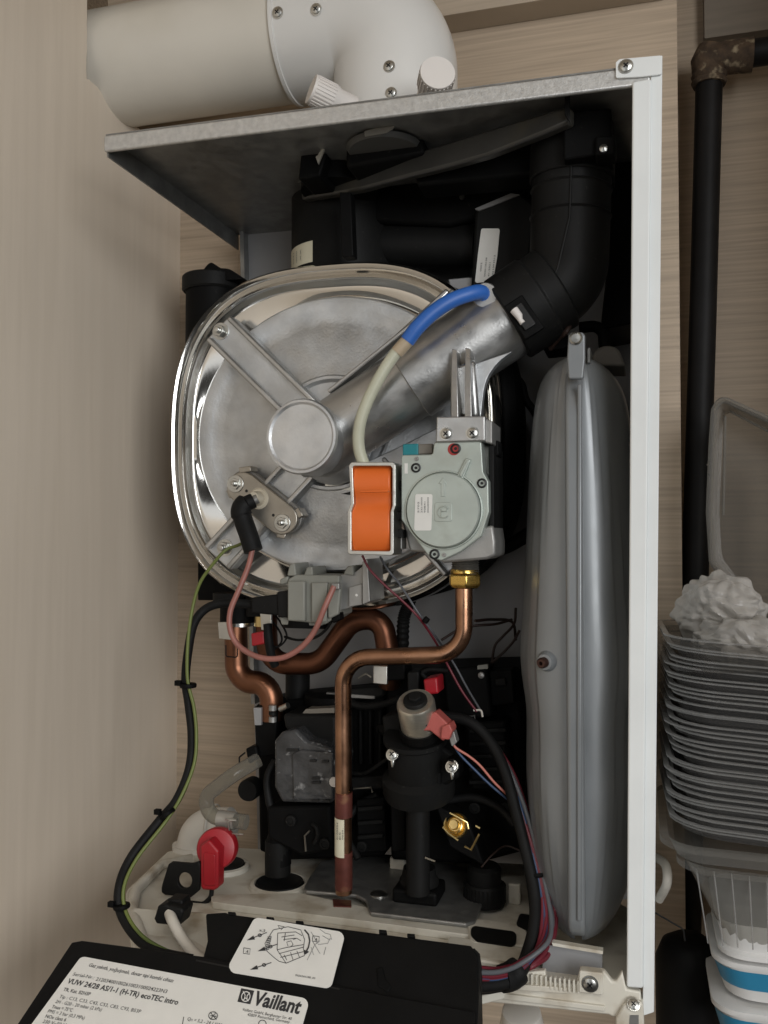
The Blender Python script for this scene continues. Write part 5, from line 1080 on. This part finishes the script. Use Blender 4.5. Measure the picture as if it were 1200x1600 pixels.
# flat lid and ribbed punnet below
zl = W(1100, 1312, .06).z
lid = P0_('punnet_lid', tray_shell(.175, .17, .014, .001, .022, .006, taper=.006), M['clear'], label='flat clear lid between the tray stack and the ribbed punnet', cat='lid')
place(lid, (x0 + .0905, .045 + .085, zl - .016), (0, math.radians(1.0), 0))
pn = P0_('ribbed_punnet', tray_shell(.16, .16, .062, .001, .02, .005, taper=.030, ribs=48), M['clear'], label='clear fruit punnet with upright ribs under the flat lid', cat='punnet')
place(pn, (x0 + .0925, .048 + .08, zl - .018 - .062), (0, math.radians(1.5), 0))
ORG[pn.name] = V()
for k_ in range(13):
    bm = nb(); x_ = -.062 + k_ * .0103
    tube(bm, [V((x_ * 1.16, -.0800, .060)), V((x_, -.0655, .002))], .0005, 6); P('rib', bm, M['clear_rim_lit'], pn)
# leaning clear container: stands on its end behind the bag
ct = T('clear_container', 'large clear rectangular food container leaning on end against niche wall', 'food container', W(1180, 960, .2))
yk = .205
outl = [(1127, 622), (1275, 689), (1275, 1000), (1178, 960), (1113, 880), (1108, 800), (1112, 700), (1116, 640)]
inn_ = [(1138, 640), (1266, 702), (1266, 975), (1182, 940), (1130, 868), (1126, 800), (1132, 700)]
rim_pts = fil([W(x, y, yk) for x, y in outl], .012, 5, True)
bm = nb(); tube(bm, rim_pts + rim_pts[:1], .0030, 8, False); P('rim', bm, M['clear_lid'], ct)
base_pts = fil([W(x, y, yk + .05) for x, y in inn_], .012, 5, True)
k_ = len(rim_pts)
bm = nb(); rims2 = fil([W(x, y, yk) for x, y in outl], .012, 5, True)
inn8 = [(1138, 640), (1266, 702), (1266, 975), (1182, 940), (1128, 872), (1124, 800), (1128, 705), (1130, 655)]
b8 = [W(x, y, yk + .045) for x, y in inn8]; o8 = [W(x, y, yk) for x, y in outl]; m8 = [W((x + a) / 2 + 1, (y + b) / 2, yk + .012) for (x, y), (a, b) in zip(outl, inn8)]
loft(bm, [resamp(fil(o8, .01, 4, True), 64), resamp(fil(m8, .01, 4, True), 64), resamp(fil(b8, .01, 4, True), 64)], False); P('wall', bm, M['clear_lid'], ct, ang=60)
bm = nb(); bm.faces.new([bm.verts.new(p) for p in fil(b8, .01, 4, True)]); P('base', bm, M['clear_lid'], ct)
bm = nb(); tube(bm, [W(1133, 650, yk + .01), W(1130, 805, yk + .01)], .0012, 8); tube(bm, [W(1140, 642, yk + .012), W(1260, 705, yk + .012)], .0012, 8); P('ridge', bm, M['clear_lid'], ct)
# crumpled bag
def crumple(name, px, py, Y, rx, ry, rz, seed, label):
    from mathutils import noise
    bm = nb(); bmesh.ops.create_icosphere(bm, subdivisions=6, radius=1)
    c = W(px, py, Y); s = S(px, Y)
    rn = random.Random(int(seed * 10)); waves = []
    for j in range(20):               # straight sharp creases: triangle waves along random directions
        d = V((rn.gauss(0, 1), rn.gauss(0, 1), rn.gauss(0, 1))).normalized(); fr = rn.uniform(.5, 4.2); waves.append((d, fr, rn.random(), .17 / (.5 + fr)))
    for v in bm.verts:
        q = v.co.normalized(); q2 = q + noise.noise_vector(q * 1.4 + V((seed, 0, 0))) * .22; f = 0
        for d, fr, ph, am in waves:
            t = (q2.dot(d) * fr + ph) % 1.0; f += am * (abs(t - .5) * 4 - 1)
        lump = .22 * noise.noise(q * 1.3 + V((0, seed, 0)))
        v.co = c + V((q.x * rx * s, q.y * ry, q.z * rz * s)) * (.97 + lump + f * .36)
    return P(name, bm, M['bag'], None, label, 'plastic bag', 'crumpled white bags', ang=32)
crumple('plastic_bag', 1128, 950, .135, 64, .05, 52, 2.3, 'thin white plastic bag, rounded and puffed, on left of the crumpled pair')
crumple('plastic_bag', 1172, 1005, .095, 76, .045, 46, 5.7, 'thin white plastic bag with sharp creases, lying across top of the trays')
# tubs
for i, (y0, y1, lab) in enumerate(((1505, 1575, 'upper white tub with blue band in the lower right stack'), (1580, 1660, 'lower white tub with blue band in the lower right stack'))):
    tb = T('white_tub', lab, 'tub', W(1180, y1, .09), 'white tubs')
    Y = .085; x1 = W(1112, y0, Y).x; c = V((x1 + .072, Y + .05, 0)); za, zb2 = W(1150, y1 - 8, Y).z, W(1150, y0, Y).z
    bm = nb(); R = []
    for wz, ww in ((za, .122), (zb2 - .006, .138), (zb2 - .004, .142), (zb2, .142), (zb2 + .0015, .13)):
        R.append([V((c.x, c.y, wz)) + p for p in fil([V((-ww / 2, -ww * .36, 0)), V((ww / 2, -ww * .36, 0)), V((ww / 2, ww * .36, 0)), V((-ww / 2, ww * .36, 0))], .022, 6, True)])
    loft(bm, R); P('body', bm, M['tub'], tb, ang=40)
    R = []; h0, h1 = za + (zb2 - za) * .30, za + (zb2 - za) * .80
    def bandring(z):
        f = (z - za) / (zb2 - .006 - za); ww = .122 + .016 * f + .0006
        full = fil([V((-ww / 2, -ww * .36, 0)), V((ww / 2, -ww * .36, 0)), V((ww / 2, ww * .36, 0)), V((-ww / 2, ww * .36, 0))], .022, 6, True)
        seq = full[:]; cut = [p for p in seq if p.y < -.012 and p.x < -.018]
        cut.sort(key=lambda p: math.atan2(p.y + .0, -p.x) * -1); cut.append(V((-.018, -ww * .36, 0)))
        return [V((c.x, c.y, z)) + p for p in cut]
    bm = nb(); loft(bm, [bandring(h0), bandring(h1)], False, False); P('blue_band', bm, M['tub_blue'], tb)
    lbm = nb(); yy = c.y - .138 * .36 - .0006; xa_ = c.x - .016
    box(lbm, (xa_, yy - .0003, h0 + .003), (c.x + .05, yy, h1 - .004)); lb_ = P('text_panel', lbm, M['paper'], tb)
    for j in range(4):
        txt(('Net 500 g', 'yumuşak peynir', 'soğuk yerde', '+4 °C saklayın')[j], V((xa_ + .003, yy - .0005, h1 - .010 - j * .0052)), EX, EZ, (.03, .045, .035, .04)[j], M['wire_blue'], lb_, h=.0022)
sl = T('rimmed_tub', 'pale rimmed tub without print, topmost of lower right tubs', 'tub', W(1180, 1500, .1))
Y = .075; x1 = W(1120, 1440, Y).x; c = V((x1 + .075, Y + .055, 0)); za, zb2 = W(1150, 1508, Y).z, W(1150, 1446, Y).z
bm = nb(); loft(bm, [[V((c.x, c.y, z)) + p for p in fil([V((-w_ / 2, -w_ * .36, 0)), V((w_ / 2, -w_ * .36, 0)), V((w_ / 2, w_ * .36, 0)), V((-w_ / 2, w_ * .36, 0))], .02, 6, True)] for z, w_ in ((za, .132), (za + .003, .146), (za + .006, .146), (za + .008, .138), (zb2, .150))]); P('body', bm, M['tub'], sl, ang=40)
# small things low in the niche
bm = nb(); tube(bm, spx([(1026, 1340, .14), (1040, 1352, .12), (1042, 1380, .11), (1030, 1405, .13)], 8), .0036, 12); P('white_cable_loop', bm, M['white_cable'], None, 'loop of white cable peeping out right of the boiler casing', 'cable')
jr = T('niche_filler', 'dark bottle added for the dark of the niche under the punnet, with thin wire', 'filler', W(1070, 1600, .17))  # made-up black body in place of the darkness low in the niche
bm = nb(); a = W(1078, 1640, .19); r = 50 * S(1078, .19); zt_ = W(1078, 1462, .19).z
lathe(bm, [(r, 0), (r, zt_ - a.z - .02), (r * .8, zt_ - a.z - .006), (r * .45, zt_ - a.z)], V((a.x, .19, a.z)), EZ, 36); P('body', bm, M['dark_box'], jr)
bm = nb(); tube(bm, fil([W(1020, 1424, .12), W(1068, 1452, .12), W(1070, 1470, .12)], .004, 4), .0007, 8); P('bent_wire', bm, M['black_soft'], jr)
bm = nb(); lathe(bm, [(.018, 0), (.019, .004), (.016, .02), (.014, .021)], W(816, 1612, .12), (0, -.25, .97), 32); P('white_union', bm, M['white_plastic'], None, 'white pipe union hanging under the tray near lower edge', 'pipe union')
